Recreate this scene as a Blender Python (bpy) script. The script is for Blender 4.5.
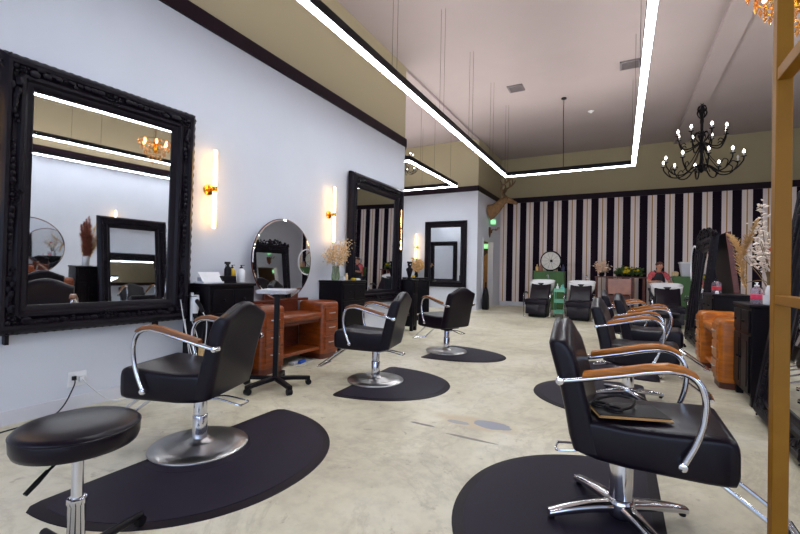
import bpy, math, random
from mathutils import Vector, Matrix
PI = math.pi
R = math.radians
for o in list(bpy.data.objects): bpy.data.objects.remove(o)
SC = bpy.context.scene
COL = SC.collection

# ---------------------------------------------------------------- camera, world, light, exposure
def camera():
    yaw, pitch, roll = 0.4937, 0.009, 0.0204
    fw = Vector((-math.sin(yaw)*math.cos(pitch), math.cos(yaw)*math.cos(pitch), math.sin(pitch)))
    r = Vector((math.cos(yaw), math.sin(yaw), 0)); u = r.cross(fw)
    r2 = r*math.cos(roll) + u*math.sin(roll); u2 = -r*math.sin(roll) + u*math.cos(roll)
    cd = bpy.data.cameras.new('camera'); cd.sensor_width = 36; cd.lens = 36*409.18/800
    cd.clip_start = 0.05; cd.clip_end = 100
    co = bpy.data.objects.new('camera', cd); COL.objects.link(co)
    m = Matrix.Identity(4)
    for i in range(3): m[i][0], m[i][1], m[i][2] = r2[i], u2[i], -fw[i]
    m[0][3], m[1][3], m[2][3] = 0, 0, 1.2
    co.matrix_world = m
    SC.camera = co
camera()
SC.view_settings.view_transform = 'Standard'
SC.view_settings.look = 'None'
SC.view_settings.gamma = 1
SC.view_settings.use_curve_mapping = False
SC.view_settings.exposure = 0.14
W = bpy.data.worlds.new('world'); SC.world = W; W.use_nodes = True
W.node_tree.nodes['Background'].inputs[0].default_value = (0.55, 0.72, 1.0, 1)
W.node_tree.nodes['Background'].inputs[1].default_value = 0.9
def area(name, loc, rot, sx, sy, power, col):
    l = bpy.data.lights.new(name, 'AREA'); l.shape = 'RECTANGLE'; l.size = sx; l.size_y = sy
    l.energy = power; l.color = col
    o = bpy.data.objects.new(name, l); COL.objects.link(o); o.location = loc; o.rotation_euler = rot
    return o
# daylight coming in through the shop windows behind the photographer
area('window_daylight', (0.6, -4.6, 1.9), (R(90), 0, 0), 8.4, 2.9, 190, (0.60, 0.74, 1.0))
STRIP = 31.0      # strength of the white ceiling strips
WARM = 11.0       # strength of the tube wall lights

# ---------------------------------------------------------------- materials
def lin(c):
    return tuple(((v/255)/12.92 if v/255 <= .04045 else ((v/255+.055)/1.055)**2.4) for v in c)
MATS = {}
def pm(name, rgb, rough=.5, metal=0., var=.10, scale=9., bump=0., bscale=60., coat=0., spec=.5, stretch=None):
    """procedural principled material: noise-varied colour and optional bump"""
    m = bpy.data.materials.new(name); m.use_nodes = True; MATS[name] = m
    nt = m.node_tree; N = nt.nodes; L = nt.links; p = N['Principled BSDF']
    c = lin(rgb)
    tc = N.new('ShaderNodeTexCoord'); mp = N.new('ShaderNodeMapping'); L.new(tc.outputs['Object'], mp.inputs[0])
    if stretch: mp.inputs['Scale'].default_value = stretch
    nz = N.new('ShaderNodeTexNoise'); nz.inputs['Scale'].default_value = scale; nz.inputs['Detail'].default_value = 5
    L.new(mp.outputs[0], nz.inputs['Vector'])
    rp = N.new('ShaderNodeValToRGB')
    rp.color_ramp.elements[0].position = .3; rp.color_ramp.elements[1].position = .7
    rp.color_ramp.elements[0].color = (*[v*(1-var) for v in c], 1)
    rp.color_ramp.elements[1].color = (*[min(1, v*(1+var)) for v in c], 1)
    L.new(nz.outputs['Fac'], rp.inputs[0]); L.new(rp.outputs[0], p.inputs['Base Color'])
    p.inputs['Roughness'].default_value = rough; p.inputs['Metallic'].default_value = metal
    p.inputs['Specular IOR Level'].default_value = spec
    if coat: p.inputs['Coat Weight'].default_value = coat; p.inputs['Coat Roughness'].default_value = .15
    if bump:
        n2 = N.new('ShaderNodeTexNoise'); n2.inputs['Scale'].default_value = bscale; n2.inputs['Detail'].default_value = 4
        L.new(mp.outputs[0], n2.inputs['Vector'])
        b = N.new('ShaderNodeBump'); b.inputs['Strength'].default_value = bump; b.inputs['Distance'].default_value = .01
        L.new(n2.outputs['Fac'], b.inputs['Height']); L.new(b.outputs[0], p.inputs['Normal'])
    return m
def emit(name, col, strength):
    m = bpy.data.materials.new(name); m.use_nodes = True; MATS[name] = m
    p = m.node_tree.nodes['Principled BSDF']
    p.inputs['Base Color'].default_value = (.8, .8, .8, 1)
    p.inputs['Emission Color'].default_value = (*col, 1); p.inputs['Emission Strength'].default_value = strength
    return m
def glassy(name, rgb, rough=.02, alpha_tint=.9):
    m = bpy.data.materials.new(name); m.use_nodes = True; MATS[name] = m
    p = m.node_tree.nodes['Principled BSDF']
    p.inputs['Base Color'].default_value = (*lin(rgb), 1); p.inputs['Roughness'].default_value = rough
    p.inputs['Transmission Weight'].default_value = alpha_tint; p.inputs['IOR'].default_value = 1.3
    return m

leather = pm('black_leather', (19, 11, 22), .29, var=.15, scale=6, bump=.07, bscale=200, spec=.24)
lwood = pm('armrest_wood', (170, 98, 8), .42, var=.35, scale=5, stretch=(1.5, 14, 14), coat=.08)
dwood = pm('armrest_dark_wood', (128, 76, 36), .38, var=.35, scale=5, stretch=(1.5, 14, 14), coat=.1)
chrome = pm('chrome', (215, 215, 222), .10, 1., var=.03)
brushed = pm('brushed_steel', (190, 188, 188), .28, 1., var=.08, scale=4)
blackmetal = pm('black_metal', (17, 13, 19), .42, .0, var=.1, spec=.16)
blackwood = pm('black_painted_wood', (13, 8, 14), .40, var=.2, scale=4, bump=.05, bscale=30, spec=.16)
blackgloss = pm('black_carved_frame', (16, 9, 18), .36, var=.25, scale=14, bump=.15, bscale=70, spec=.16)
mirrorm = pm('mirror_glass', (232, 234, 236), .015, 1., var=.01)
rubber = pm('black_rubber_mat', (40, 34, 47), .55, var=.12, scale=3, bump=.12, bscale=260, spec=.16)
rubber_edge = pm('rubber_mat_edge', (30, 23, 30), .5, var=.15, scale=5, spec=.16)
orange = pm('orange_varnished_wood', (124, 55, 10), .34, var=.38, scale=3.5, stretch=(2, 2, 9), coat=.15)
orange_l = pm('golden_varnished_wood', (178, 98, 10), .36, var=.25, scale=3.5, stretch=(2, 2, 9), coat=.1)
redwood = pm('red_brown_wood', (84, 30, 10), .38, var=.3, scale=3.5, stretch=(2, 2, 9), coat=.08)
gold = pm('gold_paint', (140, 92, 8), .5, .0, var=.12, spec=.25, scale=3)
brass = pm('brass', (212, 150, 48), .22, 1., var=.06)
white_cer = pm('white_ceramic', (222, 220, 222), .15, var=.03)
white_pl = pm('white_plastic', (225, 225, 228), .4, var=.04)
silver_tray = pm('pale_tray', (205, 205, 215), .3, .2, var=.05)
green_p = pm('green_cabinet_paint', (58, 96, 44), .5, var=.12, scale=3)
mint = pm('mint_painted_metal', (120, 190, 158), .4, var=.08)
black_pl = pm('black_plastic', (22, 20, 24), .35, var=.1, spec=.16)
yellow_pl = pm('yellow_plastic', (206, 170, 36), .35, var=.08)
pink_lab = pm('pink_label', (222, 60, 96), .4, var=.08)
red_lab = pm('red_label', (196, 40, 52), .4, var=.08)
clear = glassy('clear_plastic', (225, 215, 228), .05, .85)
vase_glass = glassy('vase_glass', (205, 220, 190), .03, .9)
amber = glassy('amber_crystal', (255, 190, 110), .04, .8)
beige_dry = pm('dried_flower_beige', (228, 196, 150), .8, var=.25, scale=30)
tan_dry = pm('pampas_tan', (206, 166, 112), .85, var=.25, scale=30)
rust_dry = pm('pampas_rust', (150, 84, 66), .85, var=.25, scale=30)
white_dry = pm('white_blossom', (232, 218, 205), .8, var=.12, scale=30)
leafg = pm('leaf_green', (62, 88, 40), .6, var=.35, scale=20)
yellow_fl = pm('yellow_flower', (196, 170, 30), .7, var=.2, scale=20)
stemm = pm('dry_stem', (120, 96, 60), .8, var=.2)
furm = pm('deer_fur', (132, 98, 64), .8, var=.3, scale=14, bump=.3, bscale=120)
antlerm = pm('antler', (104, 80, 54), .6, var=.25, scale=12)
plaque = pm('plaque_wood', (104, 56, 34), .4, var=.2, scale=6)
trimdark = pm('dark_trim_paint', (26, 9, 22), .45, var=.08, spec=.16)
white_trim = pm('white_trim_paint', (205, 205, 212), .45, var=.03)
paper_tan = pm('tan_board', (196, 150, 92), .6, var=.08)
cordm = pm('cord_black', (20, 18, 20), .5, var=.05)
cordw = pm('cord_white', (205, 205, 205), .5, var=.05)
greym = pm('grey_vent', (112, 104, 106), .6, var=.08)
skin = pm('skin', (188, 130, 104), .55, var=.06)
hairm = pm('hair_brown', (88, 52, 36), .6, var=.3, scale=30, bump=.3, bscale=150)
shirt = pm('pink_red_shirt', (186, 78, 84), .8, var=.35, scale=18)
apron = pm('black_apron', (26, 22, 34), .7, var=.1)
jeans = pm('dark_trousers', (40, 38, 52), .8, var=.12)
blue_pl = pm('blue_plastic', (40, 90, 200), .4, var=.05)
disc_white = pm('disc_white', (218, 214, 206), .5, var=.1, scale=12)
panelwood = pm('pale_sheen_wood', (176, 120, 98), .3, var=.2, scale=4, coat=.4)
straw = pm('straw_brush', (200, 165, 110), .8, var=.2, scale=30)
curtain = pm('tan_cloth', (176, 132, 82), .8, var=.15, scale=6)
dark_room = pm('dim_corridor', (92, 74, 60), .8, var=.1)
tube_em = emit('warm_tube', (1.0, .56, .17), WARM)
strip_em = emit('white_strip', (.88, .94, 1.0), STRIP)
up_em = emit('added_uplight', (1.0, .94, .91), STRIP*1.15)  # added upward glow, lifts the ceiling and upper walls
bulb_em = emit('candle_bulb', (1.0, .93, .85), 14)
amber_em = emit('amber_bulb', (1.0, .5, .16), 8)
green_em = emit('exit_green', (.02, .80, .12), .8)
white_em = emit('exit_letters', (.5, 1.0, .55), 1.0)

def wall_mat():
    """white wall below the rail height, khaki paint above it"""
    m = pm('two_tone_wall', (205, 208, 218), .6, var=.025, scale=1.5, bump=.04, bscale=90)
    nt = m.node_tree; N = nt.nodes; L = nt.links; p = N['Principled BSDF']
    old = p.inputs['Base Color'].links[0].from_socket
    g = N.new('ShaderNodeNewGeometry'); s = N.new('ShaderNodeSeparateXYZ'); L.new(g.outputs['Position'], s.inputs[0])
    gt = N.new('ShaderNodeMath'); gt.operation = 'GREATER_THAN'; gt.inputs[1].default_value = 3.86; L.new(s.outputs['Z'], gt.inputs[0])
    mx = N.new('ShaderNodeMix'); mx.data_type = 'RGBA'
    L.new(gt.outputs[0], mx.inputs[0]); L.new(old, mx.inputs[6]); mx.inputs[7].default_value = (*lin((156, 145, 118)), 1)
    L.new(mx.outputs[2], p.inputs['Base Color'])
    return m
def stripe_mat():
    """dark and white vertical stripes, a thin tan line in the middle of each white one; khaki above the rail"""
    m = bpy.data.materials.new('striped_wallpaper'); m.use_nodes = True
    nt = m.node_tree; N = nt.nodes; L = nt.links; p = N['Principled BSDF']; p.inputs['Roughness'].default_value = .7; p.inputs['Specular IOR Level'].default_value = .12
    g = N.new('ShaderNodeNewGeometry'); s = N.new('ShaderNodeSeparateXYZ'); L.new(g.outputs['Position'], s.inputs[0])
    def mt(op, a, b):
        n = N.new('ShaderNodeMath'); n.operation = op
        for i, v in enumerate((a, b)):
            if isinstance(v, (int, float)): n.inputs[i].default_value = v
            else: L.new(v, n.inputs[i])
        return n.outputs[0]
    def mix(f, a, b):
        n = N.new('ShaderNodeMix'); n.data_type = 'RGBA'; L.new(f, n.inputs[0])
        for i, v in ((6, a), (7, b)):
            if isinstance(v, tuple): n.inputs[i].default_value = (*v, 1)
            else: L.new(v, n.inputs[i])
        return n.outputs[2]
    t = mt('FRACT', mt('DIVIDE', mt('ADD', s.outputs['X'], 3.735 + .4735*20), .4735), 0)
    dark = mt('LESS_THAN', t, .475)
    line = mt('LESS_THAN', mt('ABSOLUTE', mt('SUBTRACT', t, .735), 0), .035)
    edge = mt('LESS_THAN', mt('ABSOLUTE', mt('SUBTRACT', t, .735), 0), .10)
    nz = N.new('ShaderNodeTexNoise'); nz.inputs['Scale'].default_value = 3
    left = mt('LESS_THAN', s.outputs['X'], -3.735)
    dark = mt('MULTIPLY', dark, mt('SUBTRACT', 1, left))
    c = mix(edge, lin((226, 212, 210)), lin((232, 218, 208)))
    c = mix(line, c, lin((176, 132, 84)))
    c = mix(dark, c, lin((24, 9, 26)))
    c = mix(mt('GREATER_THAN', s.outputs['Z'], 3.86), c, lin((156, 145, 118)))
    L.new(c, p.inputs['Base Color'])
    return m
def floor_mat():
    m = bpy.data.materials.new('worn_concrete'); m.use_nodes = True
    nt = m.node_tree; N = nt.nodes; L = nt.links; p = N['Principled BSDF']
    g = N.new('ShaderNodeNewGeometry')
    def noise(sc, det, rough=.6, dist=0):
        n = N.new('ShaderNodeTexNoise'); n.inputs['Scale'].default_value = sc; n.inputs['Detail'].default_value = det
        n.inputs['Roughness'].default_value = rough; n.inputs['Distortion'].default_value = dist
        L.new(g.outputs['Position'], n.inputs['Vector']); return n.outputs['Fac']
    def ramp(f, stops):
        r = N.new('ShaderNodeValToRGB'); e = r.color_ramp.elements
        while len(e) < len(stops): e.new(.5)
        for i, (x, c) in enumerate(stops): e[i].position = x; e[i].color = (*c, 1)
        L.new(f, r.inputs[0]); return r.outputs[0]
    def mix(f, a, b, mode='MIX'):
        n = N.new('ShaderNodeMix'); n.data_type = 'RGBA'; n.blend_type = mode
        if isinstance(f, float): n.inputs[0].default_value = f
        else: L.new(f, n.inputs[0])
        L.new(a, n.inputs[6]); L.new(b, n.inputs[7]); return n.outputs[2]
    base = ramp(noise(.7, 6, .62, .6), [(.30, lin((182, 172, 150))), (.50, lin((212, 204, 180))), (.70, lin((228, 222, 206)))])
    fine = ramp(noise(9, 8, .7), [(.25, (.62, .60, .58)), (.55, (1, 1, 1))])
    c = mix(.55, base, fine, 'MULTIPLY')
    spots = ramp(noise(7.5, 6, .72, .3), [(.61, (1, 1, 1)), (.67, (.50, .42, .35))])
    c = mix(.55, c, spots, 'MULTIPLY')
    veins = ramp(noise(.55, 10, .72, 1.2), [(.475, (1, 1, 1)), (.50, (.55, .50, .45)), (.525, (1, 1, 1))])
    c = mix(.30, c, veins, 'MULTIPLY')
    # a grey cement patch with a brown halo, and a second smaller scar
    def blob(x, y, sx, sy, r0, r1, col, c, k):
        mp = N.new('ShaderNodeMapping'); mp.vector_type = 'POINT'
        mp.inputs['Location'].default_value = (-x/sx, -y/sy, 0); mp.inputs['Scale'].default_value = (1/sx, 1/sy, 0)
        L.new(g.outputs['Position'], mp.inputs[0])
        ln = N.new('ShaderNodeVectorMath'); ln.operation = 'LENGTH'; L.new(mp.outputs[0], ln.inputs[0])
        ad = N.new('ShaderNodeMath'); ad.operation = 'MULTIPLY_ADD'; L.new(noise(k, 6), ad.inputs[0]); ad.inputs[1].default_value = 1.1; L.new(ln.outputs['Value'], ad.inputs[2])
        mr = N.new('ShaderNodeMapRange'); L.new(ad.outputs[0], mr.inputs[0]); mr.inputs[1].default_value = r0; mr.inputs[2].default_value = r1; mr.inputs[3].default_value = 1; mr.inputs[4].default_value = 0
        n = N.new('ShaderNodeMix'); n.data_type = 'RGBA'; L.new(mr.outputs[0], n.inputs[0]); L.new(c, n.inputs[6]); n.inputs[7].default_value = (*lin(col), 1)
        return n.outputs[2]
    c = blob(-1.0, 3.18, .42, .16, 1.1, 1.5, (198, 180, 148), c, 6)
    c = blob(-.88, 3.19, .15, .085, 1.45, 1.52, (148, 148, 158), c, 5)
    c = blob(-1.12, 3.12, .10, .04, 1.4, 1.5, (160, 156, 156), c, 9)
    c = blob(-1.35, 2.93, .12, .02, 1.3, 1.6, (120, 112, 104), c, 12)
    c = blob(-.95, 2.86, .22, .02, 1.3, 1.6, (128, 120, 108), c, 12)
    L.new(c, p.inputs['Base Color'])
    rr = N.new('ShaderNodeMapRange'); rr.inputs[3].default_value = .28; rr.inputs[4].default_value = .55
    L.new(noise(2.5, 5), rr.inputs[0]); L.new(rr.outputs[0], p.inputs['Roughness'])
    b = N.new('ShaderNodeBump'); b.inputs['Strength'].default_value = .08; b.inputs['Distance'].default_value = .01
    L.new(noise(14, 6), b.inputs['Height']); L.new(b.outputs[0], p.inputs['Normal'])
    return m
wallm = wall_mat(); stripem = stripe_mat(); floorm = floor_mat()
ceilm = pm('ceiling_paint', (160, 148, 147), .7, var=.03, scale=1.2)

# ---------------------------------------------------------------- mesh builder
class M:
    def __init__(s): s.v = []; s.f = []
    def add(s, vs, fs, mat=None):
        o = len(s.v)
        s.v += [tuple(mat @ Vector(p)) if mat else tuple(p) for p in vs]
        s.f += [tuple(i+o for i in f) for f in fs]; return s
    def box(s, x0, x1, y0, y1, z0, z1, mat=None):
        v = [(x, y, z) for z in (z0, z1) for x, y in ((x0, y0), (x1, y0), (x1, y1), (x0, y1))]
        return s.add(v, [(0, 3, 2, 1), (4, 5, 6, 7), (0, 1, 5, 4), (1, 2, 6, 5), (2, 3, 7, 6), (3, 0, 4, 7)], mat)
    def loft(s, rings, caps=True, close=False, mat=None):
        n = len(rings[0]); v = [p for r in rings for p in r]; f = []
        m = len(rings)
        for i in range(m if close else m-1):
            a, b = i*n, ((i+1) % m)*n
            for j in range(n):
                k = (j+1) % n
                f.append((a+j, a+k, b+k, b+j))
        if caps and not close:
            f.append(tuple(range(n-1, -1, -1))); f.append(tuple((m-1)*n+j for j in range(n)))
        return s.add(v, f, mat)
    def tube(s, pts, r, n=8, closed=False, mat=None):
        P = [Vector(p) for p in pts]; m = len(P)
        rs = r if isinstance(r, (list, tuple)) else [r]*m
        T = []
        for i in range(m):
            a = P[(i-1) % m] if (closed or i) else P[i]; b = P[(i+1) % m] if (closed or i < m-1) else P[i]
            T.append((b-a).normalized())
        up = Vector((0, 0, 1)) if abs(T[0].z) < .9 else Vector((1, 0, 0))
        nrm = (up - T[0]*up.dot(T[0])).normalized(); rings = []
        for i in range(m):
            nrm = (nrm - T[i]*nrm.dot(T[i])).normalized(); bi = T[i].cross(nrm)
            rings.append([P[i] + (nrm*math.cos(2*PI*k/n) + bi*math.sin(2*PI*k/n))*rs[i] for k in range(n)])
        return s.loft(rings, not closed, closed, mat)
    def cyl(s, a, b, r, n=16, r2=None): return s.tube([a, b], [r, r if r2 is None else r2], n)
    def lathe(s, prof, n=24, mat=None):
        return s.loft([[(r*math.cos(2*PI*k/n), r*math.sin(2*PI*k/n), z) for k in range(n)] for r, z in prof], True, False, mat)
    def ball(s, c, r, n=10, m=6):
        rx, ry, rz = r if isinstance(r, (list, tuple)) else (r, r, r)
        rings = [[(c[0]+rx*math.sin(PI*i/m)*math.cos(2*PI*k/n), c[1]+ry*math.sin(PI*i/m)*math.sin(2*PI*k/n), c[2]-rz*math.cos(PI*i/m))
                  for k in range(n)] for i in range(m+1)]
        rings[0] = [tuple(Vector(p)*1) for p in rings[0]]
        e = .02
        rings[0] = [(c[0]+rx*e*math.cos(2*PI*k/n), c[1]+ry*e*math.sin(2*PI*k/n), c[2]-rz) for k in range(n)]
        rings[m] = [(c[0]+rx*e*math.cos(2*PI*k/n), c[1]+ry*e*math.sin(2*PI*k/n), c[2]+rz) for k in range(n)]
        return s.loft(rings)
    def build(s, name, m, parent=None, bevel=0, angle=40, sub=0, loc=None, smooth=True):
        me = bpy.data.meshes.new(name); me.from_pydata(s.v, [], s.f)
        me.materials.append(m)
        if smooth:
            me.polygons.foreach_set('use_smooth', [True]*len(me.polygons))
            if not sub: me.set_sharp_from_angle(angle=R(angle))
        me.update()
        o = bpy.data.objects.new(name, me); COL.objects.link(o)
        if parent: o.parent = parent
        if loc: o.location = loc
        if bevel:
            b = o.modifiers.new('bevel', 'BEVEL'); b.width = bevel; b.segments = 2; b.limit_method = 'ANGLE'; b.angle_limit = R(40)
            b.harden_normals = False
        if sub:
            b = o.modifiers.new('sub', 'SUBSURF'); b.levels = sub; b.render_levels = sub
        return o
def rrect(hx, hy, r, n=4, cx=0, cy=0):
    """rounded rectangle outline, counter-clockwise"""
    out = []
    for q, (sx, sy) in enumerate(((1, 1), (-1, 1), (-1, -1), (1, -1))):
        for i in range(n+1):
            a = PI/2*(q + i/n)
            out.append((cx + sx*(hx-r) + r*math.cos(a), cy + sy*(hy-r) + r*math.sin(a)))
    return out
def bez(pts, n=6):
    """Catmull-Rom through the points"""
    P = [Vector(p) for p in pts]; out = []
    for i in range(len(P)-1):
        p0 = P[max(i-1, 0)]; p1 = P[i]; p2 = P[i+1]; p3 = P[min(i+2, len(P)-1)]
        for k in range(n):
            t = k/n
            out.append(.5*((2*p1) + (p2-p0)*t + (2*p0-5*p1+4*p2-p3)*t*t + (3*p1-p0-3*p2+p3)*t**3))
    out.append(P[-1]); return out
def tag(o, label, cat, group=None, kind=None):
    o['label'] = label
    if cat: o['category'] = cat
    if group: o['group'] = group
    if kind: o['kind'] = kind
    return o
def thing(name, label, cat, loc=(0, 0, 0), rz=0, group=None, ry=0):
    o = bpy.data.objects.new(name, None); COL.objects.link(o); o.empty_display_size = .1
    o.location = loc; o.rotation_euler = (0, ry, rz)
    return tag(o, label, cat, group)
def dup(o, loc=None, rz=None, label=None, group=None, parent=None, ry=None, scale=None):
    c = o.copy(); COL.objects.link(c)
    if parent: c.parent = parent
    if loc is not None: c.location = loc
    if rz is not None: c.rotation_euler = (0, o.rotation_euler[1] if ry is None else ry, rz)
    if scale: c.scale = (scale,)*3
    if label: c['label'] = label
    if group: c['group'] = group
    for ch in list(o.children): dup(ch, parent=c)
    return c
def struct(name, m, mat_, bevel=0, smooth=False):
    o = m.build(name, mat_, bevel=bevel, smooth=smooth); o['kind'] = 'structure'; return o
def text_mesh(name, s, size, mat_, parent, loc, rot, depth=.004):
    cu = bpy.data.curves.new(name, 'FONT'); cu.body = s; cu.size = size; cu.extrude = depth; cu.align_x = 'CENTER'; cu.align_y = 'CENTER'
    t = bpy.data.objects.new(name, cu); COL.objects.link(t)
    me = bpy.data.meshes.new_from_object(t.evaluated_get(bpy.context.evaluated_depsgraph_get()))
    bpy.data.objects.remove(t); me.materials.clear(); me.materials.append(mat_)
    o = bpy.data.objects.new(name, me); COL.objects.link(o); o.parent = parent; o.location = loc; o.rotation_euler = rot
    return o

# ---------------------------------------------------------------- the room
XL, XR, YN, YF, ZC = -3.98, 6.0, -4.0, 15.29, 5.43
Y1, Y2, ZR0, ZR1 = 7.51, 12.5, 3.775, 3.94
struct('floor', M().box(-8.5, XR+.2, YN-.2, YF+.2, -.1, 0), floorm)
struct('ceiling', M().box(-8.5, XR+.2, YN-.2, YF+.2, ZC, ZC+.1), ceilm)
struct('trim_ceiling_beam', M().box(1.42, 1.78, YN, YF, ZC-.09, ZC), ceilm)
struct('trim_ceiling_edge', M().box(XL-.06, XL, Y1, Y2, ZC-.07, ZC), ceilm)
struct('wall_left', M().box(XL-.16, XL, YN, Y1, 0, ZC), wallm)
struct('wall_alcove', M().box(-8.3, XL, Y2, Y2+.14, 0, ZC), wallm)
struct('wall_alcove_side', M().box(-8.45, -8.3, Y1-.2, Y2+.14, 0, ZC), wallm)
struct('wall_alcove_near', M().box(-8.3, XL-.16, Y1-.16, Y1, 0, ZC), wallm)
DY0, DY1, DZ = 13.12, 14.25, 2.27
w = M().box(XL-.14, XL, Y2+.14, DY0-.02, 0, ZC).box(XL-.14, XL, DY1+.02, YF, 0, ZC).box(XL-.14, XL, DY0-.02, DY1+.02, DZ+.02, ZC)
struct('wall_doorway', w, wallm)
struct('wall_back', M().box(XL-.14, XR, YF, YF+.14, 0, ZC), stripem)
struct('wall_right', M().box(XR, XR+.14, YN, YF, 0, ZC), wallm)
w = M().box(-4, XR, YN-.14, YN, 0, .35).box(-4, XR, YN-.14, YN, 3.6, ZC)
for x in (-4.14, -.7, 2.6, 5.9): w.box(x, x+.2, YN-.14, YN, .35, 3.6)
struct('wall_front', w, wallm)
# corridor behind the doorway
w = M().box(-6.4, XL-.14, 12.64, 12.66, 0, 2.6).box(-6.4, XL-.14, 15.4, 15.42, 0, 2.6).box(-6.42, -6.4, 12.64, 15.42, 0, 2.6).box(-6.4, XL-.14, 12.64, 15.42, 2.6, 2.62)
struct('wall_corridor', w, dark_room)
# rails and skirting
struct('trim_left', M().box(XL, XL+.03, YN, Y1+.02, ZR0, ZR1), trimdark)
struct('trim_alcove', M().box(-8.3, XL+.03, Y2-.03, Y2, ZR0, ZR1), trimdark)
struct('trim_doorway', M().box(XL, XL+.03, Y2-.03, YF-.02, ZR0, ZR1), trimdark)
struct('trim_back', M().box(-3.66, XR, YF-.04, YF, ZR0, ZR1+.02), trimdark)
struct('trim_right', M().box(XR-.03, XR, YN, YF-.04, ZR0, ZR1), trimdark)
struct('baseboard_left', M().box(XL, XL+.015, YN, Y1+.01, 0, .105), white_trim)
struct('baseboard_alcove', M().box(-8.3, XL+.012, Y2-.015, Y2, 0, .105), white_trim)
struct('baseboard_back', M().box(XL, XR, YF-.02, YF, 0, .15), white_trim)
struct('baseboard_doorway', M().box(XL, XL+.015, DY1+.11, YF-.02, 0, .105), white_trim)
d = M().box(XL-.16, XL+.03, DY0-.08, DY0, 0, DZ+.08).box(XL-.16, XL+.03, DY1, DY1+.1, 0, DZ+.08).box(XL-.16, XL+.03, DY0, DY1, DZ, DZ+.08)
struct('trim_door_frame', d, white_trim)

# ---------------------------------------------------------------- light strips
def strip_frame(name, label, x0, x1, y0, y1, z, sides, cabs):
    t = thing(name, label, 'light', ((x0+x1)/2, (y0+y1)/2, z), 0, 'suspended light strips')
    cx, cy = (x0+x1)/2, (y0+y1)/2; a = .044; h = .10
    H = M(); D = M(); bars = []
    def bar(xa, xb, ya, yb):
        bars.append((xa, xb, ya, yb)); H.box(xa-cx, xb-cx, ya-cy, yb-cy, 0, h)
        D.box(xa-cx+.006, xb-cx-.006, ya-cy+.006, yb-cy-.006, -.012, 0)
    if 'l' in sides: bar(x0-a, x0+a, y0-a, y1+a)
    if 'r' in sides: bar(x1-a, x1+a, y0-a, y1+a)
    if 'f' in sides: bar(x0+a, x1-a, y1-a, y1+a)
    if 'n' in sides: bar(x0+a, x1-a, y0-a, y0+a)
    H.build('housing', blackmetal, t, smooth=False)
    U = M()  # added glowing faces on top of the bars, unseen from below
    for xa, xb, ya, yb in bars: U.add([(xa-cx+.012, ya-cy+.012, h+.001), (xb-cx-.012, ya-cy+.012, h+.001), (xb-cx-.012, yb-cy-.012, h+.001), (xa-cx+.012, yb-cy-.012, h+.001)], [(0, 1, 2, 3)])
    u_ = U.build('added_ceiling_glow', up_em, t, smooth=False); u_['label'] = 'added glowing upper face, unseen from below, brightening the ceiling'
    d_ = D.build('diffuser', strip_em, t, smooth=False); d_['label'] = 'glowing white diffuser'
    for x, y in cabs:
        M().cyl((x-cx, y-cy, h), (x-cx, y-cy, ZC-z), .0025, 6).build('suspension_cable', blackmetal, t)
    return t
cl = [(-2.56+s, y) for y in (2.0, 4.5, 6.06, 7.49, 8.93, 10.3) for s in (-.035, .035)]
cr = [(.224+s, y) for y in (4.0, 6.0, 8.2, 10.1) for s in (-.035, .035)]
st = strip_frame('light_strip_frame', 'long white light strip frame hung over the aisle between the two chair rows', -2.56, .224, 1.4, 10.33, 3.63, 'lrfn', cl+cr)
pc = M().tube([(-1.246+1.168, 10.456-5.865, ZC-3.63), (-1.246+1.168, 10.40-5.865, 1.4), (-1.22+1.168, 10.34-5.865, .085)], .008, 6)
pc.lathe([(.0, ZC-3.63-.035), (.06, ZC-3.63-.03), (.06, ZC-3.63)], 12, Matrix.Translation((-.078, 4.59, 0)))
pc.build('power_cord', blackmetal, st)
strip_frame('light_strip_frame', 'white light strip frame over the right side of the shop, seen in the big mirror', 3.35, 5.55, 1.4, 9.0, 3.63, 'lrfn', [(3.35, y) for y in (2, 4, 6, 8.5)] + [(5.55, y) for y in (2, 4, 6, 8.5)])
strip_frame('light_strip_frame', 'short white light strip corner hung in the alcove beyond the left wall', -7.2, -4.14, 8.0, 10.93, 3.63, 'lrfn', [(-4.14, y) for y in (8.6, 9.4, 10.5)] + [(-5.2, 10.93), (-6.2, 10.93)])

# ceiling vents and a sprinkler
for (x, y, sz, lab) in ((-2.155, 9.42, .34, 'square grey ceiling vent in front of the back wall, left of the pendant cord'),
                        (.117, 9.32, .36, 'grey ceiling vent partly hidden by the right light strip')):
    t = thing('ceiling_vent', lab, 'vent', (x, y, ZC), 0, 'ceiling vents')
    b = M()
    for i in range(6): b.box(-sz/2+.03, sz/2-.03, -sz/2+.04+i*(sz-.06)/6, -sz/2+.06+i*(sz-.06)/6, -.022, -.006)
    b.build('slats', greym, t, smooth=False)
    M().box(-sz/2, sz/2, -sz/2, -sz/2+.03, -.025, 0).box(-sz/2, sz/2, sz/2-.03, sz/2, -.025, 0).box(-sz/2, -sz/2+.03, -sz/2, sz/2, -.025, 0).box(sz/2-.03, sz/2, -sz/2, sz/2, -.025, 0).build('vent_frame', greym, t, smooth=False)
tag(M().lathe([(.0, -.05), (.03, -.045), (.035, -.02), (.07, -.01), (.075, 0)], 14).build('smoke_detector', white_pl, loc=(-.72, 11.6, ZC)), 'small round detector on the ceiling before the back wall', 'smoke detector')

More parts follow.
